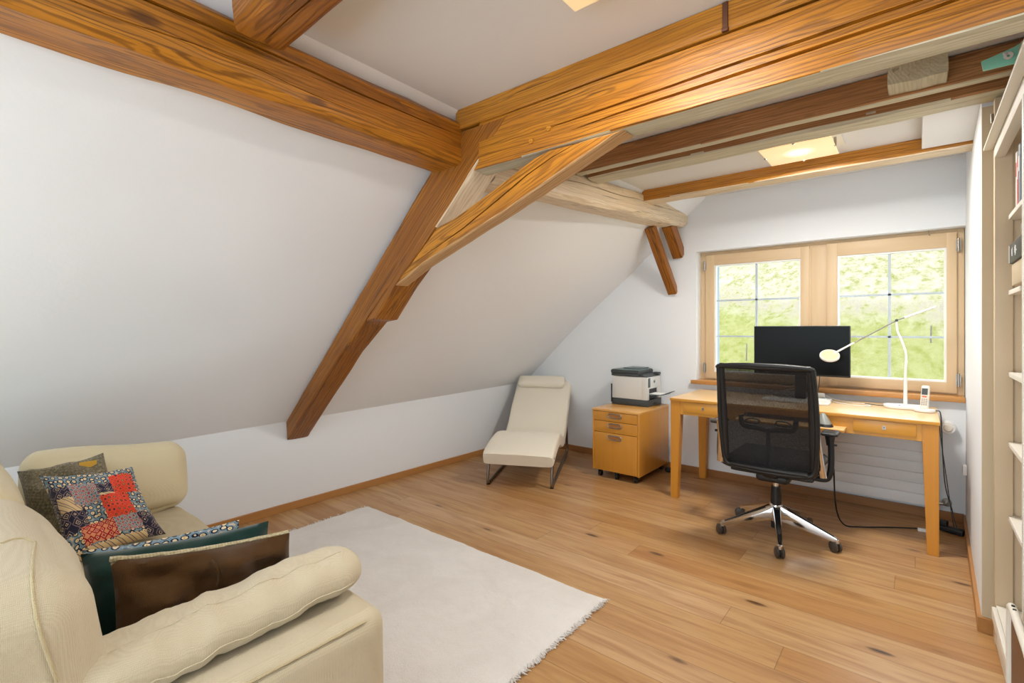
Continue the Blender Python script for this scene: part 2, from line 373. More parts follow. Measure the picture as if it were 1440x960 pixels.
def grid(bm, f, nu, nv, uv=False, closed_u=False):
    L = [[bm.verts.new(f(i/nu, j/nv)) for j in range(nv+1)] for i in range(nu+1)]
    lay = bm.loops.layers.uv.verify() if uv else None
    for i in range(nu):
        for j in range(nv):
            fc = bm.faces.new([L[i][j], L[i+1][j], L[i+1][j+1], L[i][j+1]])
            if uv:
                for lp, (a, b) in zip(fc.loops, ((i, j), (i+1, j), (i+1, j+1), (i, j+1))): lp[lay].uv = (a/nu, b/nv)
    return L
def rbox(x0, x1, y0, y1, z0, z1, r=.05, puff=(0, 0, 0), n=14, nz=.004, seed=0, edge=1.):
    """upholstered soft box: subdivided, rounded edges, bulging faces"""
    bm = bmesh.new(); bmesh.ops.create_cube(bm, size=2)
    bmesh.ops.subdivide_edges(bm, edges=bm.edges[:], cuts=n, use_grid_fill=True)
    h = V((x1-x0)/2, (y1-y0)/2, (z1-z0)/2); c = V((x0+x1)/2, (y0+y1)/2, (z0+z1)/2); r = min(r, h.x, h.y, h.z)
    for v in bm.verts:
        # concentrate loops near edges so that the roundings are smooth
        q = V(*[math.copysign(abs(a)**.6 if abs(a) < 1 else 1, a) for a in v.co])
        p = V(q.x*h.x, q.y*h.y, q.z*h.z)
        inner = V(*[max(-(h[i]-r), min(h[i]-r, p[i])) for i in range(3)])
        d = p-inner
        if d.length > 1e-9:
            L = max(abs(d.x), abs(d.y), abs(d.z)); d = d.normalized()*min(r, L if (abs(d.x) > 1e-6)+(abs(d.y) > 1e-6)+(abs(d.z) > 1e-6) == 1 else r)
        b = V(0, 0, 0)
        e = V(*[max(0, 1-q[i]*q[i]) for i in range(3)])
        b.x = math.copysign(puff[0]*e.y*e.z, q.x)*abs(q.x); b.y = math.copysign(puff[1]*e.x*e.z, q.y)*abs(q.y); b.z = math.copysign(puff[2]*e.x*e.y, q.z)*abs(q.z)
        w = inner+d+b
        k = noise.noise_vector((w+V(seed, seed*2, 0))*6)*nz
        v.co = c+w+k
    return bm
def pillow(TL, TR, BR, BL, th, uv=True, n=26, pinch=.09, seed=0, wr=.006):
    """scatter pillow spanned by its four corner points; normal side first"""
    TL, TR, BR, BL = map(Vector, (TL, TR, BR, BL)); nrm = (TR-TL).cross(BL-TL).normalized()*-1
    bm = bmesh.new(); lay = bm.loops.layers.uv.verify()
    def pt(u, v, s):
        # pull the edge middles inwards: pointed corners
        a, b = 2*u-1, 2*v-1
        uu = .5+.5*a*(1-pinch*(1-b*b)); vv = .5+.5*b*(1-pinch*(1-a*a))
        p = (BL*(1-uu)+BR*uu)*(1-vv)+(TL*(1-uu)+TR*uu)*vv
        e = max(0, (1-a*a)*(1-b*b))
        h = th*.5*(e**.42)
        w = noise.noise(V(u*4+seed, v*4, s*3+seed))*wr*3*(e**.3)+noise.noise(V(u*11+seed, v*9, s*5))*wr*(e**.2)
        return p+nrm*s*(h+w if e > 0 else 0)
    for s in (1, -1):
        L = [[bm.verts.new(pt(i/n, j/n, s)) for j in range(n+1)] for i in range(n+1)]
        for i in range(n):
            for j in range(n):
                f = bm.faces.new([L[i][j], L[i+1][j], L[i+1][j+1], L[i][j+1]]); f.material_index = 0 if s == 1 else 1
                for lp, (a, b) in zip(f.loops, ((i, j), (i+1, j), (i+1, j+1), (i, j+1))): lp[lay].uv = (a/n, b/n)
    bmesh.ops.remove_doubles(bm, verts=bm.verts[:], dist=1e-5)
    return bm

def beam(name, p0, p1, w, h, mats, label, cracks=(), wane=.014, rough=.004, nseg=None, up=V(0, 0, 1), seed=0, bow=0., cuts=None, taper=None, extra=None):
    """hewn timber from p0 to p1 (centre line). local x along it, y across (width w), z up (height h).
    mats: (body, underside). cracks: (side, c0, c1, t0, t1, width, depth); side 0 = -y face, 1 = -z face, 2 = +y face"""
    p0, p1 = Vector(p0), Vector(p1); L = (p1-p0).length; ex = (p1-p0).normalized()
    ey = up.cross(ex).normalized(); ez = ex.cross(ey)
    R = Matrix((ex, ey, ez)).transposed().to_4x4(); M = Matrix.Translation(p0) @ R
    ns = nseg or max(16, int(L/.035)); bm = bmesh.new(); rings = []
    base = [0., .08, .2, .35, .5, .65, .8, .92, 1.]
    def side_s(side, t):
        cs = sorted([c for c in cracks if c[0] == side], key=lambda c: c[1])
        out = []
        cc = []
        for c in cs:
            pos = c[1]+(c[2]-c[1])*t+.022*noise.noise(V(t*L*2.2, c[1]*9, seed))
            k = 0 if (t < c[3] or t > c[4]) else math.sin(PI*(t-c[3])/(c[4]-c[3]))**.5
            cc.append((pos, k, c[5], c[6]))
        bps = [0]+[c[0] for c in cc]+[1]
        nb = [0]+[c[1] for c in cs]+[1]
        for s in base:
            for a in range(len(nb)-1):
                if nb[a] <= s <= nb[a+1]:
                    out.append((bps[a]+(s-nb[a])/(nb[a+1]-nb[a])*(bps[a+1]-bps[a]), 0)); break
        dim = h if side in (0, 2) else w
        for pos, k, wd, dp in cc:
            hw = wd/dim*.5
            out += [(pos-hw*max(k, .15), 0), (pos, dp*k), (pos+hw*max(k, .15), 0)]
        out.sort(key=lambda x: x[0]); return out
    for i in range(ns+1):
        t = i/ns; x = t*L; ring = []
        hh = h*(1 if not taper else taper(t)); ww = w
        def wn(k): return wane*(.55+.9*abs(noise.noise(V(x*1.3+k*7, seed, k))))+max(0, noise.noise(V(x*2.1, k*5, seed)))*wane*1.1
        c = [wn(0), wn(1), wn(2), wn(3)]
        bz = bow*math.sin(PI*t)
        corners = [(-ww/2, hh/2-c[0]), (-ww/2, -hh/2+c[1]), (-ww/2+c[1], -hh/2), (ww/2-c[2], -hh/2), (ww/2, -hh/2+c[2]), (ww/2, hh/2-c[3]), (ww/2-c[3], hh/2), (-ww/2+c[0], hh/2)]
        sides = [(corners[0], corners[1], 0), (corners[2], corners[3], 1), (corners[4], corners[5], 2), (corners[6], corners[7], 3)]
        inw = [(1, 0), (0, 1), (-1, 0), (0, -1)]
        for a, b, sd in sides:
            for s, dp in side_s(sd, t):
                y = a[0]+(b[0]-a[0])*s; z = a[1]+(b[1]-a[1])*s
                nz = noise.noise(V(x*1.6, y*9+sd*3, z*9+seed))*rough*1.6+noise.noise(V(x*5, y*30, z*30+seed))*rough*.5
                y += inw[sd][0]*(dp+nz); z += inw[sd][1]*(dp+nz)+bz
                ring.append((y, z))
        xo = 0
        vs = []
        for (y, z) in ring:
            xx = x
            if cuts and i == 0 and cuts[0]: xx = x+cuts[0](y, z)
            if cuts and i == ns and cuts[1]: xx = x+cuts[1](y, z)
            vs.append(bm.verts.new((xx, y, z)))
        rings.append(vs)
    n = len(rings[0])
    for a, b in zip(rings, rings[1:]):
        for k in range(n):
            f = bm.faces.new([a[k], a[(k+1) % n], b[(k+1) % n], b[k]])
            ce = f.calc_center_median(); cc = -h/2+h*.09
            if len(mats) > 1 and (ce.z < -h/2+.022+bow*.0 and abs(ce.y) < w/2-.002): f.material_index = 1
    bm.faces.new(rings[0][::-1]); bm.faces.new(rings[-1])
    if extra: extra(bm)
    o = obj(name, bm, list(mats), smooth=38); o.matrix_world = M
    tag(o, label, 'beam'); return o

# ------------------------------------------------------------------ the room
XL, YF = -3.40, 4.35
ZC = 2.31
struct('floor', B(-3.6, .9, -2.1, 4.6, -.1, 0), FLOOR)
def crease(y): return .592+.018*y if y > 0 else .592
bm = bmesh.new()
# knee wall: its top edge climbs slightly towards the window
vs = [bm.verts.new(p) for p in ((XL, -2, 0), (XL, YF, 0), (XL, YF, crease(YF)), (XL, -2, crease(-2)))]; bm.faces.new(vs)
r = bmesh.ops.extrude_face_region(bm, geom=bm.faces[:]); bmesh.ops.translate(bm, verts=[e for e in r['geom'] if isinstance(e, bmesh.types.BMVert)], vec=(-.12, 0, 0))
struct('wall_left', bm, WALL)
# sloping ceiling: from knee wall up to the flat ceiling; straight near the camera, softer towards the window
def slope_pt(u, v):
    y = -2+v*(YF+2); z0 = crease(y); k = max(0, min(1, (y-1.7)/(YF-1.7)))
    zt = ZC+.10*k
    sl = .985-(.985-.875)*k
    xt = XL+(zt-z0)/sl
    x = XL+(xt-XL)*u; z = z0+(zt-z0)*u
    s = .035*k*math.sin(PI*min(1, u*1.6))*(1 if u < .625 else 0)
    wob = .012*noise.noise(V(x*1.1, y*1.0, 3))+.03*math.exp(-((y-2.9)/.5)**2)*math.sin(PI*u)*-.3
    e = min(1, u*8)*min(1, (1-u)*8)
    return V(x, y, z+s+wob*e)
bm = bmesh.new(); L = grid(bm, slope_pt, 40, 60)
top = [bm.verts.new(v.co+V(-.08, 0, .08)) for v in L[0]]; top2 = [bm.verts.new(v.co+V(-.02, 0, .12)) for v in L[-1]]
for j in range(60): bm.faces.new([top[j], top[j+1], top2[j+1], top2[j]])
struct('wall_slope', bm, SLOPE, smooth=60)
struct('ceiling', B(-1.9, .9, -2.1, 3.55, ZC, ZC+.1), CEIL)
bm = bmesh.new(); box(bm, -1.7, .9, 3.55, 4.6, 2.41, 2.5); struct('ceiling_bay', bm, CEIL)
# far wall with window opening
OX0, OX1, OZ0, OZ1 = -1.497, .246, .79, 1.945
bm = bmesh.new()
box(bm, -3.6, OX0, YF, YF+.13, 0, 2.5); box(bm, OX0, OX1, YF, YF+.13, 0, OZ0); box(bm, OX0, OX1, YF, YF+.13, OZ1, 2.5); box(bm, OX1, .9, YF, YF+.13, 0, 2.5)
struct('wall_far', bm, WALL)
bm = bmesh.new()
box(bm, -3.6, -1.40, YF+.19, YF+.33, -.5, 3.); box(bm, -1.40, .24, YF+.19, YF+.33, -.5, .82); box(bm, -1.40, .24, YF+.19, YF+.33, 1.9, 3.); box(bm, .24, 1., YF+.19, YF+.33, -.5, 3.)
struct('wall_outside', bm, OUTW)
# right wall: slightly skewed, ends in a cream end face darkened for shade, then the bookcase alcove
def skew_wall(x0, y0, x1, y1, t, z0, z1, bevel=0):
    b = bmesh.new(); d = (V(x1, y1, 0)-V(x0, y0, 0)).normalized(); n = V(d.y, -d.x, 0)*t
    ps = [V(x0, y0, z0), V(x1, y1, z0), V(x1, y1, z0)+n, V(x0, y0, z0)+n]
    a = [b.verts.new(p) for p in ps]; c = [b.verts.new(p+V(0, 0, z1-z0)) for p in ps]
    b.faces.new(a[::-1]); b.faces.new(c)
    for i in range(4): b.faces.new([a[i], a[(i+1) % 4], c[(i+1) % 4], c[i]])
    return b
RX0, RY0, RX1, RY1 = .209, 2.86, .243, 4.35
struct('wall_right', skew_wall(RX0, RY0, RX1, RY1, .40, 0, 2.42), [WALL])
bm = bmesh.new(); box(bm, RX0+.0005, RX0+.40, RY0-.008, RY0-.0005, .0, 2.2); struct('trim_1', bm, ENDW)
bm = bmesh.new(); box(bm, .56, .66, -2.1, 2.85, 0, 2.35); struct('wall_alcove', bm, WALL)
# unseen wall behind the viewer, its wide opening added to let light in
bm = bmesh.new(); box(bm, -3.6, -2.9, -2.12, -2., 0, 2.4); box(bm, .3, .7, -2.12, -2., 0, 2.4); box(bm, -2.9, .3, -2.12, -2., 2.1, 2.4); box(bm, -2.9, .3, -2.12, -2., 0, .25)
struct('wall_back_unseen', bm, WALL)
# soffit box under the ceiling by the right wall
struct('trim_2', B(.018, .245, 2.86, 3.47, 2.243, ZC, bev=.004), CEIL)
# baseboards
struct('baseboard_left', B(XL, XL+.015, -2, YF, 0, .052, bev=.003), BASEBY)
struct('baseboard_far', B(XL+.016, .236, YF-.016, YF, 0, .06, bev=.003), BASEB_SHADE)
bm = skew_wall(RX0-.014, RY0-.012, RX1-.014, RY1-.017, .014, 0, .06); box(bm, RX0-.014, RX0+.05, RY0-.024, RY0-.009, 0, .06)
struct('baseboard_right', bm, BASEBY)

# ------------------------------------------------------------------ window
YW = 4.462
win = bpy.data.objects.new('window_1', None); C.objects.link(win); win['kind'] = 'structure'; win['label'] = 'wide limed pine double window over the desk, two casements with glazing bars'; win.location = (0, 0, 0)
bm = bmesh.new()
box(bm, -1.497, -1.445, YW, YW+.06, .80, 1.945, bev=.003); box(bm, .205, .243, YW, YW+.06, .80, 1.945, bev=.003)
obj('frame_jamb', bm, PINE, win, 40)
bm = bmesh.new()
box(bm, -1.445, .205, YW, YW+.06, 1.905, 1.945, bev=.003); box(bm, -1.445, .205, YW, YW+.06, .80, .845, bev=.003)
obj('frame_rail', bm, PINEX, win, 40)
obj('mullion', B(-.656, -.531, YW-.004, YW+.06, .845, 1.905, bev=.003), PINE, win, 40)
bm = bmesh.new(); box(bm, -.653, -.642, YW-.012, YW-.004, .85, 1.9, bev=.002)
obj('cover_strip', bm, PINE, win, 40)
def casement(x0, x1, z0, z1, gx0, gx1, gz0, gz1, hx):
    yc0, yc1 = YW-.022, YW+.04
    bm = bmesh.new()
    box(bm, x0, gx0, yc0, yc1, z0, z1, bev=.004); box(bm, gx1, x1, yc0, yc1, z0, z1, bev=.004)
    ca = obj('casement', bm, PINE, win, 40)
    bm = bmesh.new(); box(bm, gx0-.002, gx1+.002, yc0+.001, yc1, z0, gz0, bev=.004); box(bm, gx0-.002, gx1+.002, yc0+.001, yc1, gz1, z1, bev=.004)
    obj('casement_rail', bm, PINEX, ca, 40)
    g = .012; bm = bmesh.new()
    box(bm, gx0, gx0+g, yc0+.012, yc1-.01, gz0, gz1); box(bm, gx1-g, gx1, yc0+.012, yc1-.01, gz0, gz1); box(bm, gx0+g, gx1-g, yc0+.012, yc1-.01, gz0, gz0+g); box(bm, gx0+g, gx1-g, yc0+.012, yc1-.01, gz1-g, gz1)
    obj('gasket', bm, GASK, ca)
    obj('glass_pane', B(gx0+g, gx1-g, yc0+.03, yc0+.034, gz0+g, gz1-g), GLASS, ca)
    bm = bmesh.new(); xm = (gx0+gx1)/2+.002
    box(bm, xm-.008, xm+.008, yc0+.036, yc0+.05, gz0+g, gz1-g)
    for k in (1, 2):
        zz = gz0+(gz1-gz0)*k/3; box(bm, gx0+g, gx1-g, yc0+.036, yc0+.0495, zz-.007, zz+.007)
    obj('glazing_bars', bm, MUNT, ca)
    for zz in (z0+.09, z1-.09):
        bm = bmesh.new(); cyl(bm, (hx, yc0-.006, zz-.045), (hx, yc0-.006, zz+.045), .008, seg=12); box(bm, hx-.013, hx+.013, yc0-.003, yc0+.004, zz-.035, zz+.035)
        obj('hinge', bm, STEEL, ca, 40)
casement(-1.446, -.652, .835, 1.915, -1.372, -.712, .893, 1.826, -1.452)
casement(-.536, .205, .835, 1.92, -.468, .153, .905, 1.822, .212)
obj('sill_board', B(-1.53, .240, 4.305, YW+.01, .79, .822, bev=.004), SILLW, win, 40)
bm = bmesh.new(); tube(bm, [(0.06, 4.435, 1.943), (.06, 4.43, 1.93), (.062, 4.425, 1.915), (.066, 4.43, 1.91)], .0025, 6); obj('blind_hook', bm, STEEL, win, 60)

# ------------------------------------------------------------------ outside
def hill(u, v):
    x = -16+u*30; d = v*26; y = 6.5+d; sl = .50
    z = -2.0+d*sl+.10*noise.noise(V(x*.5, y*.5, 0))+.05*noise.noise(V(x*2, y*2, 1))
    return V(x, y, z)
bm = bmesh.new(); grid(bm, hill, 90, 90); o = obj('hillside_ground', bm, GRASS, smooth=80); o['kind'] = 'structure'; o['label'] = 'sunlit grassy hillside with dry mown patches outside the window'
def hillz(x, y): return hill((x+16)/30, (y-6.5)/26).z
for i, (x, y, h, lb) in enumerate(((-2.9, 11.6, .38, 'thin grey fence post on the hill seen through the left casement'), (.2, 12.6, .32, 'thin dark fence post on the hill at the right edge of the right casement'), (-1.5, 11.4, .3, 'short pale fence post on the hill low in the right casement'))):
    bm = bmesh.new(); cyl(bm, (0, 0, -.1), (.01, 0, h), .014, .012, 8, bev=.003)
    o = obj('fence_post', bm, plain('weathered_post', '#5d564c', .8), smooth=40, loc=(x, y, hillz(x, y))); tag(o, lb, 'fence post', 'fence posts on the hillside')

# ------------------------------------------------------------------ timber frame
YT = 1.64
# tie beam (front face at YT, z 2.0 - 2.21)
TB = beam('tie_beam', (-1.585, YT+.05, 2.106), (.56, YT+.05, 2.106), .10, .208, (HONEY, LIT_GREY), 'big honey timber tie beam with two long cracks crossing under the ceiling lamp',
    cracks=((0, .62, .42, .18, 1., .012, .03), (0, .86, .52, .25, .93, .012, .028)), wane=.006, seed=1, cuts=(lambda y, z: (z+.104)*1.0, None))
beam('ceiling_joist_beam', (-1.70, YT+.055, 2.262), (.56, YT+.055, 2.262), .12, .096, (GOLD,), 'golden joist directly under the ceiling, lying on top of the cracked tie beam', wane=.004, rough=.002, seed=8)
bm = bmesh.new(); box(bm, -.479, -.462, YT-.012, YT-.003, 2.222, 2.306, bev=.002); box(bm, -.481, -.460, YT-.014, YT-.002, 2.213, 2.226, bev=.003)
tag(obj('iron_strap', bm, IRON, smooth=40), 'small rusty iron strap nailed to the joist near the ceiling lamp', 'strap')
# timbers cut as outlines in a vertical plane: leaning post and diagonal brace
def px(x, y, Y=YT):
    """a point of the frame's front plane"""
    a_ = math.atan2(570, 690.); u = (x-720)/690.; v = (462-y)/690.
    dx = -math.sin(a_)+math.cos(a_)*u; dy = math.cos(a_)+math.sin(a_)*u; t = Y/dy
    return (dx*t, 1.27+v*t)
def outline_timber(name, pts, y0, y1, ang, mats, label, cutters=(), under=None, rough=.0035, seed=0):
    """pts: outline (x, z); subdivided along the edges, arrises softened, hewn by noise"""
    o0 = V(pts[0][0], y0, pts[0][1]); R = Matrix.Rotation(-ang, 4, 'Y'); M = Matrix.Translation(o0) @ R; Mi = M.inverted()
    P = []
    n = len(pts)
    for i in range(n):
        a, b = V(pts[i][0], pts[i][1], 0), V(pts[(i+1) % n][0], pts[(i+1) % n][1], 0); k = max(1, int((b-a).length/.04))
        for j in range(k): P.append(a.lerp(b, j/k))
    bm = bmesh.new(); th = y1-y0; nl = 6; rings = []; m = len(P)
    cen = sum(P, V(0, 0, 0))/m
    for l in range(-1, nl+2):
        f = min(1, max(0, l/nl)); inset = .006 if l in (-1, nl+1) else (.0 if 0 < l < nl else .0015)
        ring = []
        for i, p in enumerate(P):
            tg = (P[(i+1) % m]-P[i-1]).normalized(); nr = V(-tg.y, tg.x, 0)
            nz = noise.noise(V(p.x*4+seed, p.y*4, f*2))*rough+noise.noise(V(p.x*14, p.y*14+seed, f*5))*rough*.5
            q = p+nr*(inset+nz)
            y = y0+th*f+(.0 if 0 <= l <= nl else 0)
            if l == 0: y = y0+.005
            if l == nl: y = y1-.005
            ring.append(bm.verts.new(Mi @ V(q.x, y+(noise.noise(V(p.x*3, p.y*3, seed))*rough if l > nl else 0), q.y)))
        rings.append(ring)
    for a, b in zip(rings, rings[1:]):
        for i in range(m):
            f = bm.faces.new([a[i], a[(i+1) % m], b[(i+1) % m], b[i]])
            if under is not None:
                k = (P[i]+P[(i+1) % m])/2
                if under(k.x, k.y): f.material_index = 1
    bm.faces.new(rings[0][::-1]); bm.faces.new(rings[-1])
    o = obj(name, bm, list(mats)); o.matrix_world = M
    for cpts, dep in cutters:
        cb = bmesh.new(); N = len(cpts); L = []
        for sgn in (1, -1):
            row = []
            for i, (x, z) in enumerate(cpts):
                w = .0035*sgn*math.sin(PI*(i+.3)/(N-.4)); row.append(Mi @ V(x-w*math.sin(ang), y0-.02, z+w*math.cos(ang)))
            L.append(row)
        loopv = L[0]+L[1][::-1]; f = cb.faces.new([cb.verts.new(p) for p in loopv])
        r = bmesh.ops.extrude_face_region(cb, geom=[f]); bmesh.ops.translate(cb, verts=[e for e in r['geom'] if isinstance(e, bmesh.types.BMVert)], vec=(0, .02+dep, 0))
        co_ = obj('cut', cb, list(mats)); co_.matrix_world = M
        md = o.modifiers.new('b', 'BOOLEAN'); md.object = co_; md.operation = 'DIFFERENCE'; md.solver = 'EXACT'
        bpy.context.view_layer.update(); dg = bpy.context.evaluated_depsgraph_get()
        me = bpy.data.meshes.new_from_object(o.evaluated_get(dg)); o.modifiers.clear(); o.data = me
        bpy.data.objects.remove(co_)
    o.data.shade_smooth(); o.data.set_sharp_from_angle(angle=math.radians(35))
    tag(o, label, 'beam'); return o
post = [(-3.405, .62), (-3.392, .492), px(480, 496), px(514, 452), px(528, 449), px(556, 401), px(613, 320), px(667, 234.5), (-1.372, 2.206), (-1.672, 2.206), (-1.883, 2.062), px(490, 441)]
outline_timber('leaning_post_beam', post, YT, YT+.155, math.atan2(1.48, 1.6), (HONEY2, LIT_PALE), 'long amber timber post leaning up along the sloping ceiling to the tie beam',
    cutters=[([px(455, 540), px(490, 487), px(520, 442), px(545, 405)], .012)], under=lambda x, z: -1.84 < x < -1.5 and z < 2.05 and z < 1.77+(x+1.846)*1.05+.04, seed=2)  # pale patch paints reflected light on the post's underside
brace = [px(556, 401), px(594, 371.5), px(648, 336), px(700, 302), px(751, 268), px(800, 234), px(876, 182), (-1.06, 1.9985), px(773, 209.5), px(751, 221.5), px(696, 265.5), px(640, 305.5), px(613, 320)]
outline_timber('diagonal_brace_beam', brace, YT-.001, YT+.085, math.atan2(.5, 1.33), (HONEY, LIT_TAN), 'diagonal honey timber brace running from the leaning post up to the tie beam',
    cutters=[([px(575, 375), px(610, 350), px(650, 322), px(700, 281), px(740, 247), px(775, 222), px(820, 196)], .03)], under=lambda x, z: z < 1.504+(x+2.171)*.365+.065 and x < -.84, seed=4)
for i, x in enumerate((-1.27, -1.13)):
    pass
def peg(x, z, lb):
    bm = bmesh.new(); cyl(bm, (0, .02, 0), (0, -.012, 0), .013, .012, 8, bev=.002)
    tag(obj('wooden_peg', bm, GOLD, smooth=30, loc=(x, YT+.0, z)), lb, 'peg', 'wooden pegs in the tie beam')
peg(-1.245, 2.055, 'left wooden peg in the tie beam above the brace'); peg(-1.155, 2.085, 'right wooden peg in the tie beam above the brace')
# near purlin along the slope
beam('near_purlin_beam', (-1.775, -2., 2.155), (-1.775, YT+.02, 2.155), .21, .215, (HONEY, HONEY), 'thick honey purlin with a long crack running from upper left to the post head',
    cracks=((0, .30, .30, .0, .999, .014, .04), (0, .72, .78, .3, .9, .005, .008)), wane=.03, seed=7, nseg=90)
# stub of a crossing timber on the near purlin
def skewx(bm):
    for v in bm.verts: pass
beam('crossing_beam', (-1.60, .69, 2.245), (.52, .66, 2.235), .17, .13, (HONEY2, HONEY2), 'dark amber crossing timber butting on the near purlin at the top edge',
    cracks=((1, .52, .5, .0, .8, .014, .035), (1, .3, .35, .1, .6, .006, .01)), wane=.028, seed=9, rough=.008)
# far purlin, window sheen painted pale into its wood
beam('far_purlin_beam', (-1.70, YT+.16, 2.085), (-1.672, YF-.001, 2.262), .20, .185, (LIT_PALE, LIT_PALE), 'purlin ending at the window wall, window sheen painted pale on it',
    cracks=((0, .30, .36, .05, 1., .007, .02),), wane=.03, seed=11, rough=.007)
# double ceiling beam beyond the tie beam; shade and underside light are in the colours
beam('shaded_ceiling_beam', (-1.58, 2.545, 2.254), (.56, 2.53, 2.254), .055, .108, (SHADE_BROWN, LIT_GREY), 'ceiling beam just behind the big tie beam, painted brown for shade, nearest of the pair', wane=.006, seed=13, rough=.003)
beam('lit_pale_ceiling_beam', (-1.58, 2.73, 2.255), (.56, 2.76, 2.255), .15, .108, (SHADE_BROWN, LIT_GREY), 'ceiling beam behind the shaded brown one, close beside it, underside painted grey for light', wane=.014, seed=14, cracks=((1, .35, .45, .0, 1., .004, .012),), rough=.006)
beam('window_bay_beam', (-1.60, 3.545, 2.272), (.235, 3.555, 2.268), .135, .085, (GOLD, LIT_PALE), 'golden ceiling beam nearest the window wall, light painted pale on its underside', wane=.006, seed=15, cracks=((0, .55, .45, .3, 1., .004, .008),))
beam('beam_stub', (.0, 2.40, 2.262), (.0, 2.51, 2.262), .175, .096, (LIT_GREY,), 'short timber stub, painted whitish for light, with a crack between tie beam and shaded ceiling beam', wane=.004, seed=16)  # whitish colour paints the reflected light on the stub
# wind braces at the window wall
beam('wind_brace_beam', (-1.735, 3.93, 2.13), (-1.70, YF-.002, 1.60), .075, .075, (HONEY2, HONEY2), 'slim slanting brace under the far purlin, the longer of two', up=V(0, 1, .8), wane=.005, seed=17)
beam('brace_stub_beam', (-1.66, 4.13, 2.17), (-1.645, YF-.002, 1.93), .085, .10, (HONEY2, HONEY2), 'short thick brace stub under the end of the far purlin', up=V(0, 1, .8), wane=.006, seed=18)

# ------------------------------------------------------------------ ceiling lights
def ceiling_light(x0, x1, y0, y1, zc, label, watt):
    cx, cy = (x0+x1)/2, (y0+y1)/2
    t = thing('ceiling_light', label, 'ceiling light', (cx, cy, zc), 0, 'square ceiling lights'); a, b = (x1-x0)/2, (y1-y0)/2
    obj('back_plate', B(-a-.02, a+.03, -b-.0, b+.0, -.012, -.001, bev=.002), WHITE, t, 40)
    bm = bmesh.new(); w = .012
    obj('lamp_tray', B(-a+.03, a-.03, -b+.03, b-.03, -.03, -.0125, bev=.003), OFFW, t, 40)
    cyl(bm, (0, -b+.05, -.038), (0, b-.05, -.038), .009, seg=10)
    o = obj('fluorescent_tube', bm, frosted('lamp_tube', '#fff0d0', 18.), t, 40)
    obj('glass_plate', B(-a, a, -b, b, -.056, -.05, bev=.0015), GLOW1, t, 40)
    for px, py in ((-a, 0), (a, 0), (0, -b), (0, b)):
        bm = bmesh.new(); box(bm, px-.006, px+.006, py-.006, py+.006, -.06, -.012, bev=.002); obj('clip', bm, STEEL, t, 40)
    l = bpy.data.lights.new('lamp_light', 'AREA'); l.shape = 'RECTANGLE'; l.size = 2*a-.02; l.size_y = 2*b-.02; l.energy = watt; l.color = (1, .965, .91)
    lo = bpy.data.objects.new('lamp_light', l); C.objects.link(lo); lo.parent = t; lo.location = (0, 0, -.0575)
    return t
ceiling_light(-.68, -.34, 2.97, 3.30, ZC, 'square frosted glass ceiling light between the ceiling beams near the window', 33)
ceiling_light(-.82, -.44, .92, 1.30, ZC, 'square frosted glass ceiling light at the top edge, in front of the tie beam', 15)

# ------------------------------------------------------------------ radiator
t = thing('radiator', 'white flat panel radiator with horizontal grooves under the window', 'radiator', (-.45, 4.27, 0))
bm = bmesh.new()
for k in range(7): box(bm, -.55, .50, -.03, .02, .10+k*.0705, .10+k*.0705+.069, bev=.002)
box(bm, -.545, .495, -.022, .015, .10, .59); obj('front_panel', bm, RAD, t, 40)
bm = bmesh.new(); box(bm, -.5, .46, .02, .068, .15, .57, bev=.004); obj('fins', bm, RAD, t, 40)
bm = bmesh.new(); cyl(bm, (.605, .078, .62), (.605, .02, .62), .042, .04, 28, bev=.004); o = obj('thermostat', bm, WHITE, t, 40)
bm = bmesh.new(); cyl(bm, (.605, .02, .62), (.605, .012, .62), .024, .022, 24, bev=.002); obj('thermostat_dial', bm, OFFW, o, 40)
bm = bmesh.new(); tube(bm, [(.49, .0, .125), (.53, .0, .125), (.58, .0, .125)], .009, 10); cyl(bm, (.535, 0, .125), (.56, 0, .125), .015, seg=8); tube(bm, [(.575, 0, .125), (.595, 0.01, .12), (.60, .04, .12), (.60, .078, .12)], .009, 10); cyl(bm, (.60, .06, .12), (.60, .078, .12), .026, seg=20)
obj('valve_pipe', bm, STEEL, t, 40)
# wall socket on the right wall
bm = bmesh.new(); box(bm, RX1-.026, RX1-.006, 4.13, 4.19, .36, .42, bev=.004)
tag(obj('wall_socket', bm, WHITE, smooth=40), 'small white socket low on the right wall beside the desk', 'socket')

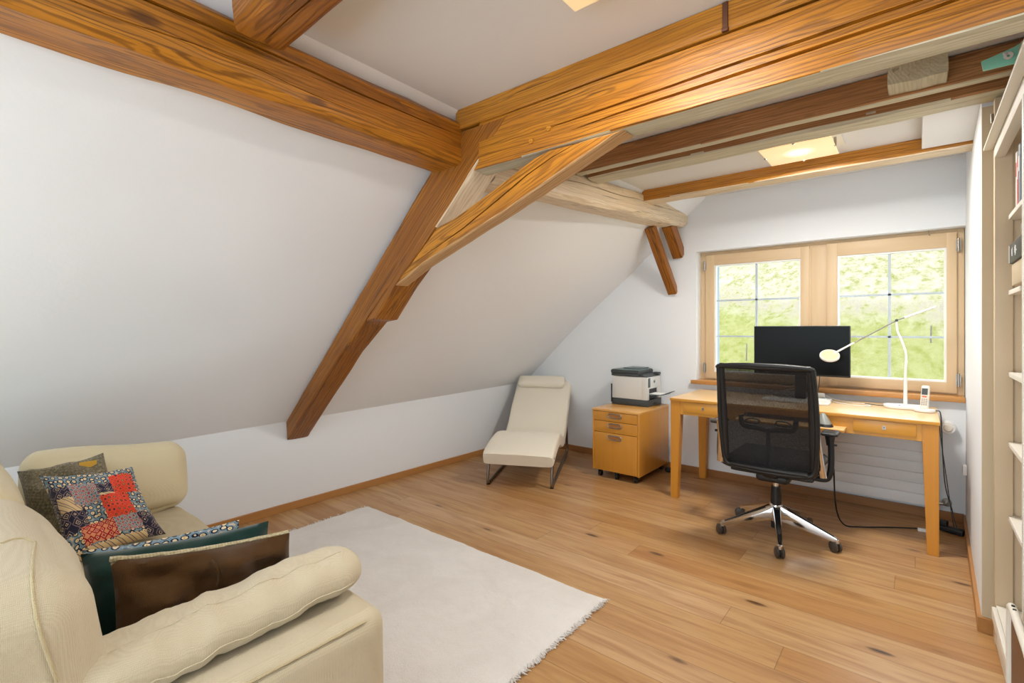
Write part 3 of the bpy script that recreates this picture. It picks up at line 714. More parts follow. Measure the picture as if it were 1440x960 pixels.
# ------------------------------------------------------------------ desk
DX0, DX1, DY0, DY1, DZ = -1.44, .098, 3.61, 4.30, .75
t = thing('desk', 'long beech desk with tapered legs under the window', 'desk', ((DX0+DX1)/2, (DY0+DY1)/2, 0))
def D(x0, x1, y0, y1, z0, z1, **k):
    ox, oy = t.location.x, t.location.y; return B(x0-ox, x1-ox, y0-oy, y1-oy, z0, z1, **k)
obj('desktop', D(DX0, DX1, DY0, DY1, DZ-.018, DZ, bev=.003), BEECHTOP, t, 40)
bm = D(DX0+.002, DX1-.002, DY0-.004, DY0, DZ-.0185, DZ-.0005, bev=.001); obj('edge_band', bm, BEECH, t, 40)
for lx, s in ((DX0+.004, 1), (DX1-.004, -1)):
    for ly, q in ((DY0+.006, 1), (DY1-.006, -1)):
        bm = bmesh.new(); w, w2 = .074, .052
        vs = []
        for z, ww in ((0, w2), (DZ-.12, w*.98), (DZ-.0185, w)):
            x0, x1 = (lx, lx+s*ww); y0, y1 = (ly, ly+q*ww)
            vs.append([bm.verts.new((x-t.location.x, y-t.location.y, z)) for x, y in ((x0, y0), (x1, y0), (x1, y1), (x0, y1))])
        for a, b in zip(vs, vs[1:]):
            for k in range(4): bm.faces.new([a[k], a[(k+1) % 4], b[(k+1) % 4], b[k]])
        bm.faces.new(vs[0]); bm.faces.new(vs[-1]); bmesh.ops.recalc_face_normals(bm, faces=bm.faces[:]); bmesh.ops.bevel(bm, geom=bm.edges[:], offset=.003, segments=2, affect='EDGES')
        obj('leg', bm, BEECHV, t, 40)
# front apron with curved cut-out over the knee space
def apron_poly():
    x0, x1 = DX0+.078, DX1-.078; a, b = -.93, -.41; zt, zl, zh = DZ-.0185, DZ-.118, DZ-.052
    P = [(x0, zt), (x0, zl), (a-.05, zl)]
    for k in range(9):
        q = k/8*PI/2; P.append((a-.05+.06*math.sin(q), zl+.06*(1-math.cos(q))))
    P += [(a+.01, zh), (b-.01, zh)]
    for k in range(9):
        q = PI/2-k/8*PI/2; P.append((b+.05-.06*math.sin(q), zl+.06*(1-math.cos(q))))
    P += [(x1, zl), (x1, zt)]; return P
bm = bmesh.new(); M = Matrix.Translation((-t.location.x, DY0+.028-t.location.y, 0)) @ Matrix.Rotation(PI/2, 4, 'X'); prism(bm, apron_poly(), .018, M); obj('apron', bm, BEECH, t, 30)
for (ax0, ax1, ay0, ay1) in ((DX0+.078, DX1-.078, DY1-.03, DY1-.012), (DX0+.012, DX0+.03, DY0+.08, DY1-.08), (DX1-.03, DX1-.012, DY0+.08, DY1-.08)):
    obj('apron', D(ax0, ax1, ay0, ay1, DZ-.118, DZ-.0185, bev=.001), BEECH, t, 40)
for (dx0, dx1, kx) in ((-1.335, -1.03, -1.195), (-.30, -.005, -.151)):
    dr = obj('drawer', D(dx0, dx1, DY0+.004, DY0+.0105, DZ-.098, DZ-.026, bev=.002), BEECH, t, 40)
    bm = bmesh.new(); ox, oy = t.location.x, t.location.y
    M = Matrix.Translation((kx-ox, DY0+.0035-oy, DZ-.062)) @ Matrix.Rotation(PI/2, 4, 'X')
    prism(bm, [(math.copysign(.0085, math.cos(a))*min(1, abs(math.cos(a))*1.5), .012*math.sin(a)) for a in [2*PI*k/16 for k in range(16)]], .0025, M)
    es = obj('keyhole_plate', bm, STEEL, dr)
    bm = bmesh.new(); cyl(bm, (kx-ox, DY0+.001-oy, DZ-.059), (kx-ox, DY0-.0002-oy, DZ-.059), .003, seg=12); box(bm, kx-ox-.0012, kx-ox+.0012, DY0-.0002-oy, DY0+.001-oy, DZ-.068, DZ-.059); obj('keyhole', bm, BLACK, es)
tr = obj('pull_out_tray', D(-.95, -.335, 3.49, 3.98, .652, .668, bev=.002), BEECHTOP, t, 40)
bm = bmesh.new(); ox, oy = t.location.x, t.location.y; box(bm, -.948-ox, -.337-ox, 3.487-oy, 3.4905-oy, .653, .667, bev=.001); obj('tray_edge', bm, BEECH, tr, 40)
for xx in (-.92, -.365): obj('tray_runner', B(xx-.01-ox, xx+.01-ox, 3.66-oy, 4.1-oy, .6685, .731), STEEL, tr)

# things on the desk
t = thing('computer_monitor', 'flat black monitor standing on the desk in front of the window', 'monitor', (-.655, 4.06, DZ))
obj('housing', B(-.303, .303, -.012, .02, .183, .54, bev=.006), BLACK, t, 40)
obj('screen', B(-.297, .297, -.0135, -.0122, .196, .534), SCREEN, t)
bm = bmesh.new(); box(bm, -.035, .035, .02, .045, .012, .34, bev=.006); obj('stand_neck', bm, BLACK, t, 40)
bm = bmesh.new(); M = Matrix.Translation((0, .03, .001)); prism(bm, [(.13*math.cos(a)*(1+.15*abs(math.cos(a))), .085*math.sin(a)) for a in [2*PI*k/28 for k in range(28)]], .011, M, bev=.003); obj('stand_base', bm, BLACK, t, 40)
t = thing('keyboard', 'slim white keyboard lying on the desk below the monitor', 'keyboard', (-.665, 3.965, DZ), .0)
obj('case', B(-.21, .205, -.062, .062, .001, .0155, bev=.004), WHITE, t, 40)
bm = bmesh.new()
for r_ in range(5):
    for c_ in range(15): box(bm, -.198+c_*.0262, -.198+c_*.0262+.022, -.05+r_*.0205, -.05+r_*.0205+.017, .0157, .0185)
obj('keys', bm, OFFW, t)
t = thing('desk_pad', 'flat white pad behind the right end of the keyboard on the desk', 'pad', (-.53, 4.10, DZ), 0)
obj('cover', B(-.09, .06, -.05, .06, .001, .018, bev=.004), WHITE, t, 40)
t = thing('usb_hub', 'small white hub with a grey foot on the desk right of the chair back', 'hub', (-.56, 4.235, DZ), .3)
obj('foot', B(-.05, .05, -.03, .03, .001, .012, bev=.004), DGREY, t, 40); obj('body', B(-.045, .035, -.02, .025, .013, .045, bev=.008), WHITE, t, 40)
def cable(name, pts, r, mat, label, cat='cable', n=8, parent=None):
    bm = bmesh.new(); tube(bm, catmull(pts, n), r, 7); o = obj(name, bm, mat, parent, 60)
    if not parent: tag(o, label, cat)
    return o
cable('white_cable', [(-.53, 4.20, .775), (-.47, 4.13, .757), (-.38, 4.05, .753), (-.27, 4.02, .753), (-.245, 4.09, .753), (-.33, 4.16, .753), (-.45, 4.2, .76), (-.52, 4.235, .78)], .0028, WHITE, 'white charging cable looped on the desk from the hub')
cable('monitor_cable', [(-.57, 4.245, .8), (-.56, 4.23, .85), (-.545, 4.15, .93), (-.55, 4.1, .98)], .003, DGREY, 'dark cable hanging from the monitor to the white hub')
cable('looped_cable', [(-.64, 4.23, .79), (-.7, 4.1, .757), (-.82, 4.12, .76), (-.86, 4.17, .765), (-.78, 4.2, .80), (-.7, 4.16, .83), (-.67, 4.12, .92)], .003, WHITE, 'white cable loop seen through the chair back below the monitor')
# vertical mouse
def mouse(u, v):
    a = 2*PI*u; z = v; prof = (1-z**2.2)**.5 if z < 1 else 0
    rx = .043*(1-.55*z)*(.25+.75*prof)+.0; ry = .058*(1-.6*z)*(.25+.75*prof)
    lean = -.010*z
    return V(math.cos(a)*rx+lean+.012*max(0, -math.cos(a))*0, math.sin(a)*ry+.012*z, .078*z)
t = thing('vertical_mouse', 'grey upright computer mouse shaped like a fin on the desk tray', 'mouse', (-.44, 3.575, .669), .3)
bm = bmesh.new(); grid(bm, lambda u, v: mouse(u, .2+.8*v), 28, 14); bmesh.ops.remove_doubles(bm, verts=bm.verts[:], dist=1e-5); obj('shell', bm, plain('mouse_grey', '#8a8f8c', .35), t, 60)
bm = bmesh.new(); grid(bm, lambda u, v: mouse(u, .0+.2*v)*1.0+V(0, 0, .0005), 28, 3); bmesh.ops.remove_doubles(bm, verts=bm.verts[:], dist=1e-5); obj('foot_skirt', bm, BLACK, t, 60)
# desk lamp
LX, LY = -.06, 4.11
t = thing('desk_lamp', 'slim white balanced-arm desk lamp with a round head on the desk', 'lamp', (LX, LY, DZ))
bm = bmesh.new(); M = Matrix.Translation((0, .01, .001)) @ Matrix.Rotation(.2, 4, 'Z')
prism(bm, [(.115*math.copysign(abs(math.cos(a))**.7, math.cos(a)), .085*math.copysign(abs(math.sin(a))**.7, math.sin(a))) for a in [2*PI*k/32 for k in range(32)]], .018, M, bev=.004); o = obj('base', bm, WHITE, t, 40)
bm = bmesh.new(); cyl(bm, (-.03, -.03, .0195), (-.03, -.03, .0215), .006, seg=12); obj('switch', bm, BLACK, o)
bm = bmesh.new(); st = catmull([(0, 0, .018), (.0, 0, .10), (-.001, 0, .20), (.004, 0, .33), (-.002, 0, .38), (-.022, 0, .45), (-.042, 0, .51), (-.045, 0, .575)], 6); tube(bm, st, lambda u: .0085-.0025*u, 12); obj('stem', bm, WHITE, t, 60)
bm = bmesh.new(); cyl(bm, (0, 0, .018), (0, 0, .2), .011, .010, 14); obj('stem_sleeve', bm, WHITE, t, 40)
H0 = V(-.045, 0, .575); E0 = V(.135, .087, .655); E1 = V(-.36, -.16, .363)
hd = V(-.398, -.18, .337)
bm = bmesh.new(); tube(bm, [E0, H0+V(0, 0, .0), E1], .0042, 8); obj('arm', bm, STEEL, t, 60)
dv = (E0-H0).normalized(); bm = bmesh.new(); cyl(bm, H0+dv*.045, E0+dv*.02, .0075, seg=12, bev=.002); obj('counterweight', bm, WHITE, t, 40)
dv = (E1-H0).normalized(); bm = bmesh.new(); cyl(bm, H0+dv*.29, hd-dv*.03, .006, seg=12); obj('arm_sleeve', bm, WHITE, t, 40)
bm = bmesh.new(); cyl(bm, H0-V(0, .008, 0), H0+V(0, .008, 0), .009, seg=14); obj('hinge', bm, DGREY, t, 40)
tilt = Matrix.Rotation(.66, 4, 'X') @ Matrix.Rotation(.10, 4, 'Y')
bm = bmesh.new(); lathe(bm, [(.03, -.014), (.052, -.012), (.058, -.006), (.058, .006), (.055, .009), (.051, .006)], 36, Matrix.Translation(hd) @ tilt); o = obj('lamp_head', bm, WHITE, t, 40)
bm = bmesh.new(); lathe(bm, [(.0505, .0062), (.0505, .0085)], 36, Matrix.Translation(hd) @ tilt); obj('reflection_disc', bm, plain('beige_reflection', '#e2c49c', .5), o, 40)  # beige disc paints a warm reflection on the lamp head
# phone
t = thing('cordless_phone', 'cream cordless phone standing in its cradle at the right end of the desk', 'phone', (.035, 4.005, DZ), -.25)
bm = bmesh.new(); M = Matrix.Translation((0, 0, .001)); prism(bm, [(.052*math.copysign(abs(math.cos(a))**.8, math.cos(a)), .042*math.copysign(abs(math.sin(a))**.8, math.sin(a))) for a in [2*PI*k/24 for k in range(24)]], .018, M, bev=.006); obj('cradle', bm, WHITE, t, 40)
hs = rbox(-.0215, .0215, -.012, .012, 0, .155, r=.011, puff=(0, .002, 0), n=8, nz=0)
for v in hs.verts: v.co = Matrix.Rotation(-.22, 4, 'X') @ v.co + V(0, -.008, .012)
o = obj('handset', hs, OFFW, t, 60)
def onface(x0, x1, z0, z1, mat, nm, th=.001):
    b = B(x0, x1, -.0150, -.0138, z0, z1)
    for v in b.verts: v.co = Matrix.Rotation(-.22, 4, 'X') @ v.co + V(0, -.008, .012)
    obj(nm, b, mat, o)
onface(-.0145, .0145, .095, .135, plain('phone_display', '#4b5355', .3), 'display')
bm = bmesh.new()
for r_ in range(4):
    for c_ in range(3): box(bm, -.014+c_*.0105, -.014+c_*.0105+.0075, -.0152, -.0138, .030+r_*.011, .030+r_*.011+.007)
for v in bm.verts: v.co = Matrix.Rotation(-.22, 4, 'X') @ v.co + V(0, -.008, .012)
obj('number_keys', bm, plain('phone_keys', '#a9a096', .5), o)
onface(-.012, .012, .078, .088, plain('phone_red_keys', '#d9694e', .5), 'call_keys')
cable('lamp_cable', [(-.165, 4.13, .756), (-.2, 4.14, .753), (-.24, 4.16, .753), (-.28, 4.17, .753)], .0025, DGREY, 'short grey cable end left of the lamp base on the desk')
cable('phone_cable', [(.075, 4.03, .756), (.095, 4.06, .757), (.112, 4.09, .74), (.118, 4.1, .64), (.125, 4.14, .45), (.14, 4.2, .25), (.17, 4.2, .12), (.19, 4.17, .02), (.205, 4.1, .012)], .003, DGREY, 'dark cable falling from the right end of the desk to the floor')
cable('second_cable', [(.105, 4.13, .70), (.118, 4.2, .55), (.14, 4.23, .35), (.165, 4.2, .12), (.18, 4.12, .012), (.19, 4.05, .012)], .0025, DGREY, 'thin grey cable hanging beside the darker one at the desk end')
cable('floor_cable', [(-.40, 3.62, .40), (-.395, 3.68, .15), (-.36, 3.74, .03), (-.28, 3.82, .009), (-.15, 3.92, .009), (-.05, 3.99, .009), (.0, 4.01, .012)], .0045, RUBBER, 'black power cable running over the floor from the chair to the plugs')
t = thing('white_plug', 'white cable connector lying on the floor near the right desk leg', 'plug', (.025, 4.005, 0), .15); obj('housing', B(-.025, .025, -.011, .011, .001, .02, bev=.004), WHITE, t, 40)
t = thing('power_strip', 'black power strip and adapter lying on the floor under the right end of the desk', 'power strip', (.155, 4.10, 0), -.35)
obj('body', B(-.07, .07, -.025, .025, .001, .035, bev=.006), BLACK, t, 40)
bm = bmesh.new(); box(bm, -.05, -.01, -.02, .02, .0355, .065, bev=.005); obj('plug', bm, BLACK, t, 40)
cable('adapter_cable', [(.052, 4.0, .012), (.075, 4.03, .01), (.07, 4.07, .01), (.085, 4.1, .015)], .004, RUBBER, 'black cable between the white connector and the power strip')

# ------------------------------------------------------------------ drawer cabinet
CX0, CX1, CY0, CY1, CZ0, CZ1 = -2.168, -1.735, 3.72, 4.325, .062, .586
t = thing('drawer_cabinet', 'small beech drawer cabinet on casters left of the desk carrying the printer', 'cabinet', ((CX0+CX1)/2, (CY0+CY1)/2, 0))
def Q(x0, x1, y0, y1, z0, z1, **k):
    ox, oy = t.location.x, t.location.y; return B(x0-ox, x1-ox, y0-oy, y1-oy, z0, z1, **k)
obj('top_panel', Q(CX0-.002, CX1+.002, CY0-.003, CY1, CZ1-.018, CZ1, bev=.002), BEECHTOP if False else veneer('cabinet_top', '#dfa85c', '#cf9346', rough=.22), t, 40)
obj('side_panel', Q(CX0, CX0+.017, CY0, CY1, CZ0, CZ1-.0185, bev=.001), CABV, t, 40)
obj('side_panel', Q(CX1-.017, CX1, CY0, CY1, CZ0, CZ1-.0185, bev=.001), CABV, t, 40)
obj('back_panel', Q(CX0+.0175, CX1-.0175, CY1-.012, CY1, CZ0, CZ1-.0185), CABV, t)
obj('bottom_panel', Q(CX0+.0175, CX1-.0175, CY0+.03, CY1-.0125, CZ0+.0, CZ0+.012), CABV, t)
def stadium(bm, cx, cz, w, h, y, r):
    pts = []
    for k in range(12): a = -PI/2+PI*k/11; pts.append((cx+w/2-h/2+h/2*math.cos(a), y, cz+h/2*math.sin(a)))
    for k in range(12): a = PI/2+PI*k/11; pts.append((cx-w/2+h/2+h/2*math.cos(a), y, cz+h/2*math.sin(a)))
    tube(bm, pts, r, 8, closed=True)
ox, oy = t.location.x, t.location.y
for z0, z1, hz in ((.488, .564, .535), (.392, .484, .452), (.066, .388, .352)):
    dr = obj('drawer', Q(CX0+.019, CX1-.019, CY0-.001, CY0+.017, z0, z1, bev=.0015), CABV, t, 40)
    bm = bmesh.new(); stadium(bm, -.004, hz, .122, .034, CY0-.004-oy, .0055); obj('handle', bm, STEEL, dr, 60)
    bm = bmesh.new(); box(bm, -.054, .046, CY0-.0025-oy, CY0-.001-oy, hz-.009, hz+.009); obj('handle_shade', bm, plain('handle_shadow_wood', '#b3743a', .5), dr)  # darker plate paints the shade inside the handle
bm = bmesh.new(); cyl(bm, (CX1-.018-ox, CY0-.001-oy, .487), (CX1-.018-ox, CY0-.004-oy, .487), .005, seg=14); obj('lock', bm, STEEL, t, 40)
for x, y in ((CX0+.05, CY0+.05), (CX1-.05, CY0+.05), (CX0+.05, CY1-.05), (CX1-.05, CY1-.05), ((CX0+CX1)/2, CY0+.035)):
    bm = bmesh.new(); cyl(bm, (x-ox-.014, y-oy, .024), (x-ox+.014, y-oy, .024), .0235, seg=18, bev=.003); box(bm, x-ox-.018, x-ox+.018, y-oy-.015, y-oy+.018, .045, .062, bev=.003)
    obj('caster', bm, BLACK, t, 40)
bm = bmesh.new(); lathe(bm, [(.01, 0), (.03, .006), (.034, .022), (.026, .036), (.01, .04)], 20); box(bm, -.01, .01, .0, .05, .008, .02, bev=.003)
tag(obj('cable_adapter', bm, BLACK, smooth=40, loc=(-1.70, 4.24, 0)), 'small round black adapter on the floor behind the cabinet by the wall', 'adapter')

# ------------------------------------------------------------------ printer (front faces the desk, +x)
t = thing('printer', 'white and dark grey office printer on the drawer cabinet with its paper tray out', 'printer', (-1.985, 4.19, CZ1), 0)
# local box x -.17..+.16 , y -.155...+.14 , z 0...35
PX0, PX1, PY0, PY1 = -.155, .175, -.155, .135
obj('paper_cassette', B(PX0-.012, PX1+.006, PY0-.002, PY1+.004, .001, .058, bev=.006), DGREY, t, 40)
bm = bmesh.new(); box(bm, PX1+.0055, PX1+.008, -.04, .01, .015, .027); obj('cassette_grip', bm, BLACK, t)
bm = bmesh.new()
box(bm, PX0, PX1-.05, PY0, PY1, .0585, .258, bev=.006)
# front block with paper slot opening
box(bm, PX1-.052, PX1, PY0, PY0+.045, .0585, .258, bev=.004); box(bm, PX1-.052, PX1, PY1-.055, PY1, .0585, .258, bev=.004)
box(bm, PX1-.052, PX1, PY0+.04, PY1-.05, .155, .258, bev=.003)
obj('body', bm, plain('printer_white', '#d9d8d3', .45), t, 40)
bm = bmesh.new(); box(bm, PX1-.02, PX1-.015, PY0+.045, PY1-.055, .062, .154); obj('slot_lining', bm, BLACK, t)
bm = bmesh.new(); box(bm, PX1-.015, PX1+.12, PY0+.055, PY1-.065, .098, .104, bev=.002)
for v in bm.verts: v.co.z += max(0, v.co.x-PX1)*.08
tr = obj('output_tray', bm, TEALG, t, 40)
bm = bmesh.new(); box(bm, PX1+.12, PX1+.175, -.055, .035, .112, .117, bev=.002)
for v in bm.verts: v.co.z += max(0, v.co.x-PX1-.12)*.45
obj('tray_flap', bm, DGREY, tr, 40)
obj('paper', B(PX1-.015, PX1+.10, PY0+.065, PY1-.075, .109, .1115), PAPER, tr)
bm = bmesh.new()   # scanner lid: layered slab
box(bm, PX0-.012, PX1-.075, PY0-.006, PY1+.0, .259, .285, bev=.004); box(bm, PX0-.016, PX1-.072, PY0-.010, PY1+.0, .285, .312, bev=.005)
obj('scanner_lid', bm, DGREY, t, 40)
bm = bmesh.new(); box(bm, PX0-.010, PX1-.078, PY0-.004, PY1-.006, .3122, .318, bev=.002); box(bm, PX0+.06, PX1-.11, PY0+.09, PY1-.01, .318, .330, bev=.004); obj('document_feeder', bm, TEALG, t, 40)
bm = bmesh.new(); prism(bm, [(PX1-.072, .259), (PX1, .259), (PX1, .262), (PX1-.072, .282)], PY1-PY0, Matrix.Translation((0, PY1, 0)) @ Matrix.Rotation(PI/2, 4, 'X')); obj('control_deck', bm, DGREY, t, 40)
bm = bmesh.new(); box(bm, PX1-.05, PX1+.004, PY1-.05, PY1-.005, .27, .29, bev=.003); obj('feeder_stop', bm, DGREY, t, 40)
sc = obj('touch_display', B(PX1+.0002, PX1+.003, PY0+.018, PY0+.062, .168, .25, bev=.001), plain('printer_display', '#4a5054', .25), t, 40)
bm = bmesh.new()   # round logo mark on the front, two strokes inside a ring
tube(bm, [(PX1+.0015, -.005+.0135*math.cos(a), .215+.0135*math.sin(a)) for a in [2*PI*k/24 for k in range(24)]], .0012, 6, closed=True)
for p in ([(-.0085, .224), (-.0105, .209)], [(-.0095, .216), (-.006, .217), (-.0065, .209)], [(-.002, .217), (-.0035, .204)], [(-.002, .217), (.0025, .2165), (.002, .2105), (-.0028, .2105)]): tube(bm, [(PX1+.0015, y, z) for y, z in p], .0011, 6)
obj('round_logo', bm, plain('logo_grey', '#5b5f62', .4), t)
bm = bmesh.new(); cyl(bm, (PX0-.006, PY0-.006, .02), (PX0-.006, PY0-.006, .06), .006, seg=10); box(bm, PX0-.014, PX0-.004, PY0-.012, PY0-.002, .02, .185, bev=.002); obj('antenna', bm, BLACK, t, 40)

# ------------------------------------------------------------------ lounger
def lounger():
    el = V(-.455, .89, 0).normalized(); ang = math.atan2(el.y, el.x)-PI/2
    t = thing('chaise_lounge', 'ivory canvas chaise lounge chair on a bent steel tube frame in the corner', 'chaise lounge', (-2.475, 3.095, 0), ang)
    # local y towards the head, x right
    prof = [(-.115, .285), (.0, .318), (.15, .348), (.32, .362), (.42, .352), (.52, .318), (.62, .292), (.70, .30), (.80, .36), (.95, .48), (1.1, .59), (1.22, .67), (1.33, .745)]
    P = catmull([(0, a, b) for a, b in prof], 4); th = .112; hw = .286
    bm = bmesh.new(); rings = []
    n = len(P)
    for i, p in enumerate(P):
        tg = (P[min(i+1, n-1)]-P[max(0, i-1)]).normalized(); nr = V(0, -tg.z, tg.y)
        e0 = i/(n-1); endr = min(1, min(i, n-1-i)/2.0); k = .80+.20*(1-(1-endr)**2)
        ring = []; top = p; ctr = p-nr*th/2; r = .028
        m = 40
        for j in range(m):
            a = 2*PI*j/m; ca, sa = math.cos(a), math.sin(a)
            x = hw*math.copysign(min(1, abs(ca)**.14), ca); z = th/2*math.copysign(min(1, abs(sa)**.30), sa)
            z *= k; x *= (1-.02*(1-endr))
            z += .006*(1-(x/hw)**2)*(1 if sa > 0 else 0)
            q = ctr+nr*z+V(x, 0, 0); q += noise.noise_vector(q*5)*.0025
            ring.append(bm.verts.new(q))
        rings.append(ring)
    for a, b in zip(rings, rings[1:]):
        for k in range(len(a)): bm.faces.new([a[k], a[(k+1) % len(a)], b[(k+1) % len(a)], b[k]])
    bm.faces.new(rings[0][::-1]); bm.faces.new(rings[-1])
    cu = obj('mattress', bm, LOUNGE, t, 60)
    # headrest roll
    hr = rbox(-.245, .245, -.035, .035, -.075, .075, r=.034, puff=(0, .012, 0), n=10, nz=.002)
    tg = V(0, .12, .085).normalized(); rx = math.atan2(tg.z, tg.y)
    Mh = Matrix.Translation((-.02, 1.225, .712)) @ Matrix.Rotation(rx-PI/2+.0, 4, 'X')
    for v in hr.verts: v.co = Mh @ v.co
    obj('headrest', hr, LOUNGE, t, 60)
    bm = bmesh.new(); box(bm, hw-.002, hw+.001, -.06, -.05, .245, .26); obj('fabric_tag', bm, BLACK, cu)
    for sx in (-1, 1):
        x = sx*.262
        pts = catmull([(x, .03, .25), (x, .0, .14), (x, -.02, .04), (x, .0, .013), (x, .06, .012)], 6)+catmull([(x, .3, .012), (x, .9, .012), (x, 1.04, .012), (x, 1.09, .03), (x, 1.10, .10), (x, 1.05, .30), (x, 1.02, .44)], 6)
        bm = bmesh.new(); tube(bm, pts, .0125, 12); obj('frame_tube', bm, DSTEEL, t, 60)
        bm = bmesh.new(); cyl(bm, (x, -.018, .0), (x, .02, .012), .014, seg=10); obj('floor_glide', bm, BLACK, t)
    bm = bmesh.new()
    for (y, z) in ((.03, .235), (1.02, .42), (.62, .19)): cyl(bm, (-.26, y, z), (.26, y, z), .010, seg=10)
    tube(bm, catmull([(.24, .03, .235), (.24, .35, .245), (.24, .62, .18), (.24, .8, .23), (.24, 1.02, .42)], 6), .009, 8); tube(bm, catmull([(-.24, .03, .235), (-.24, .35, .245), (-.24, .62, .18), (-.24, .8, .23), (-.24, 1.02, .42)], 6), .009, 8)
    obj('under_frame', bm, DSTEEL, t, 60)
lounger()

# ------------------------------------------------------------------ office chair
def chair():
    t = thing('office_chair', 'black mesh-back office chair with polished star base pushed to the desk', 'office chair', (-.665, 3.335, 0), 0)
    # ring frame of the back: wide at top, rounded bottom corners
    def bp(x, z):      # back surface depth
        k = (z-.46)/.61
        return -.235-.11*k+.05*(1-(x/.245)**2)*0-.035*math.sin(PI*min(1, max(0, k)))*(1-(x/.26)**2)*-1-.025*(x/.25)**2*-1
    def P(x, z, o=0): return V(x, bp(x, z)+o, z)
    out = [(-.238, 1.05), (-.12, 1.062), (0, 1.064), (.12, 1.062), (.225, 1.052), (.238, 1.03), (.246, .9), (.25, .75), (.246, .62), (.236, .50), (.205, .455), (.1, .447), (0, .445), (-.1, .447), (-.205, .455), (-.236, .50), (-.246, .62), (-.25, .75), (-.246, .9), (-.242, 1.03)]
    loop = catmull([(x, bp(x, z), z) for x, z in out], 5, True)
    bm = bmesh.new(); tube(bm, loop, .014, 10, closed=True)
    # flat wide side rails
    for s in (-1, 1):
        tube(bm, catmull([(s*.232, bp(.23, z)+.004, z) for z in (1.04, .9, .75, .6, .49)], 5), .02, 10, flat=(.022, .012), up=V(0, 1, 0))
    tube(bm, catmull([(x, bp(x, 1.052), 1.054) for x in (-.235, -.1, 0, .1, .228)], 5), .016, 10, flat=(.013, .016))
    tube(bm, catmull([(x, bp(x, .46), .462) for x in (-.2, -.1, 0, .1, .2)], 5), .016, 10)
    obj('back_frame', bm, BLACK, t, 60)
    bm = bmesh.new()
    grid(bm, lambda u, v: P(-.225+.45*u, .46+.59*v, .004), 20, 24); obj('mesh_backrest', bm, MESHM, t, 60)
    bm = bmesh.new(); tube(bm, catmull([(0, bp(0, .46)+.05, .46), (0, bp(0, .55)+.045, .55), (0, bp(0, .70)+.03, .70)], 5), .02, 10, flat=(.026, .010)); sp = obj('spine', bm, DGREY, t, 60)
    bm = bmesh.new()
    for s in (-1, 1): tube(bm, catmull([(0, bp(0, .7)+.028, .685), (s*.07, bp(.07, .7)+.03, .692), (s*.13, bp(.13, .72)+.03, .70), (s*.145, bp(.14, .72)+.03, .76)], 5), .01, 8, flat=(.008, .014)); 
    for s in (-1, 1): tube(bm, catmull([(s*.05, bp(.07, .74)+.03, .742), (s*.10, bp(.1, .74)+.03, .742), (s*.12, bp(.12, .74)+.03, .722), (s*.05, bp(.06, .72)+.03, .72)], 4, True), .005, 6, closed=True)
    obj('lumbar_support', bm, DGREY, sp, 60)
    # polished side brackets
    for s in (-1, 1):
        pts = [(s*.25-.006, bp(.25, .72)+.0, .725), (s*.255-.006, bp(.25, .6)+.03, .60), (s*.272-.006, -.165, .45)]
        bm = bmesh.new(); tube(bm, catmull(pts, 6), .014, 10, flat=(.008, .019), up=V(1, 0, 0)); obj('side_bracket', bm, CHROME, t, 60)
    # seat
    st = rbox(-.245, .245, -.19, .27, .435, .505, r=.034, puff=(0, 0, .012), n=12, nz=.001)
    for v in st.verts:
        if v.co.y > .15: v.co.z -= (v.co.y-.15)**2*1.2
    obj('seat', st, SEATBLK, t, 60)
    obj('seat_pan', rbox(-.22, .22, -.17, .24, .405, .437, r=.015, n=8, nz=0), BLACK, t, 60)
    obj('mechanism', rbox(-.09, .09, -.12, .12, .355, .407, r=.02, n=6, nz=0), BLACK, t, 60)
    bm = bmesh.new()
    tube(bm, catmull([(0, .0, .39), (0, -.14, .40), (0, -.2, .43), (0, bp(0, .46)+.05, .47)], 5), .02, 10, flat=(.04, .012)); obj('back_link', bm, BLACK, t, 60)
    # arms
    for s in (-1, 1):
        pad = rbox(s*.308-.030-.042, s*.308-.030+.042, -.04, .10, .657, .675, r=.009, puff=(0, 0, .003), n=8, nz=0)
        ar = obj('arm_pad', pad, plain('arm_pad_black', '#1e2124', .4), t, 60)
        bm = bmesh.new(); tube(bm, catmull([(s*.30-.022, .0, .655), (s*.305-.022, .0, .60), (s*.307-.022, -.005, .5), (s*.30-.022, -.01, .435), (s*.27-.01, -.01, .405), (s*.2, -.01, .40), (s*.09, .0, .395)], 6), .02, 10, flat=(.022, .016)); obj('arm_support', bm, BLACK, t, 60)
        bm = bmesh.new(); lathe(bm, [(.018, .60), (.022, .63), (.027, .657)], 16, Matrix.Translation((s*.30-.022, 0, 0))); box(bm, s*.30-.022+s*.02, s*.30-.022+s*.035, -.008, .008, .60, .61, bev=.002); obj('arm_collar', bm, BLACK, t, 40)
    # gas column
    bm = bmesh.new(); cyl(bm, (0, 0, .29), (0, 0, .37), .0165, seg=20); obj('gas_piston', bm, CHROME, t, 40)
    bm = bmesh.new(); lathe(bm, [(.028, .06), (.030, .205), (.030, .25), (.027, .285), (.026, .31)], 24); obj('column_cover', bm, BLACK, t, 40)
    # star base
    hub = bmesh.new(); lathe(hub, [(.0305, .10), (.036, .105), (.038, .195), (.034, .205), (.0305, .207)], 28, cap=False); hb = obj('base_hub', hub, CHROME, t, 40)
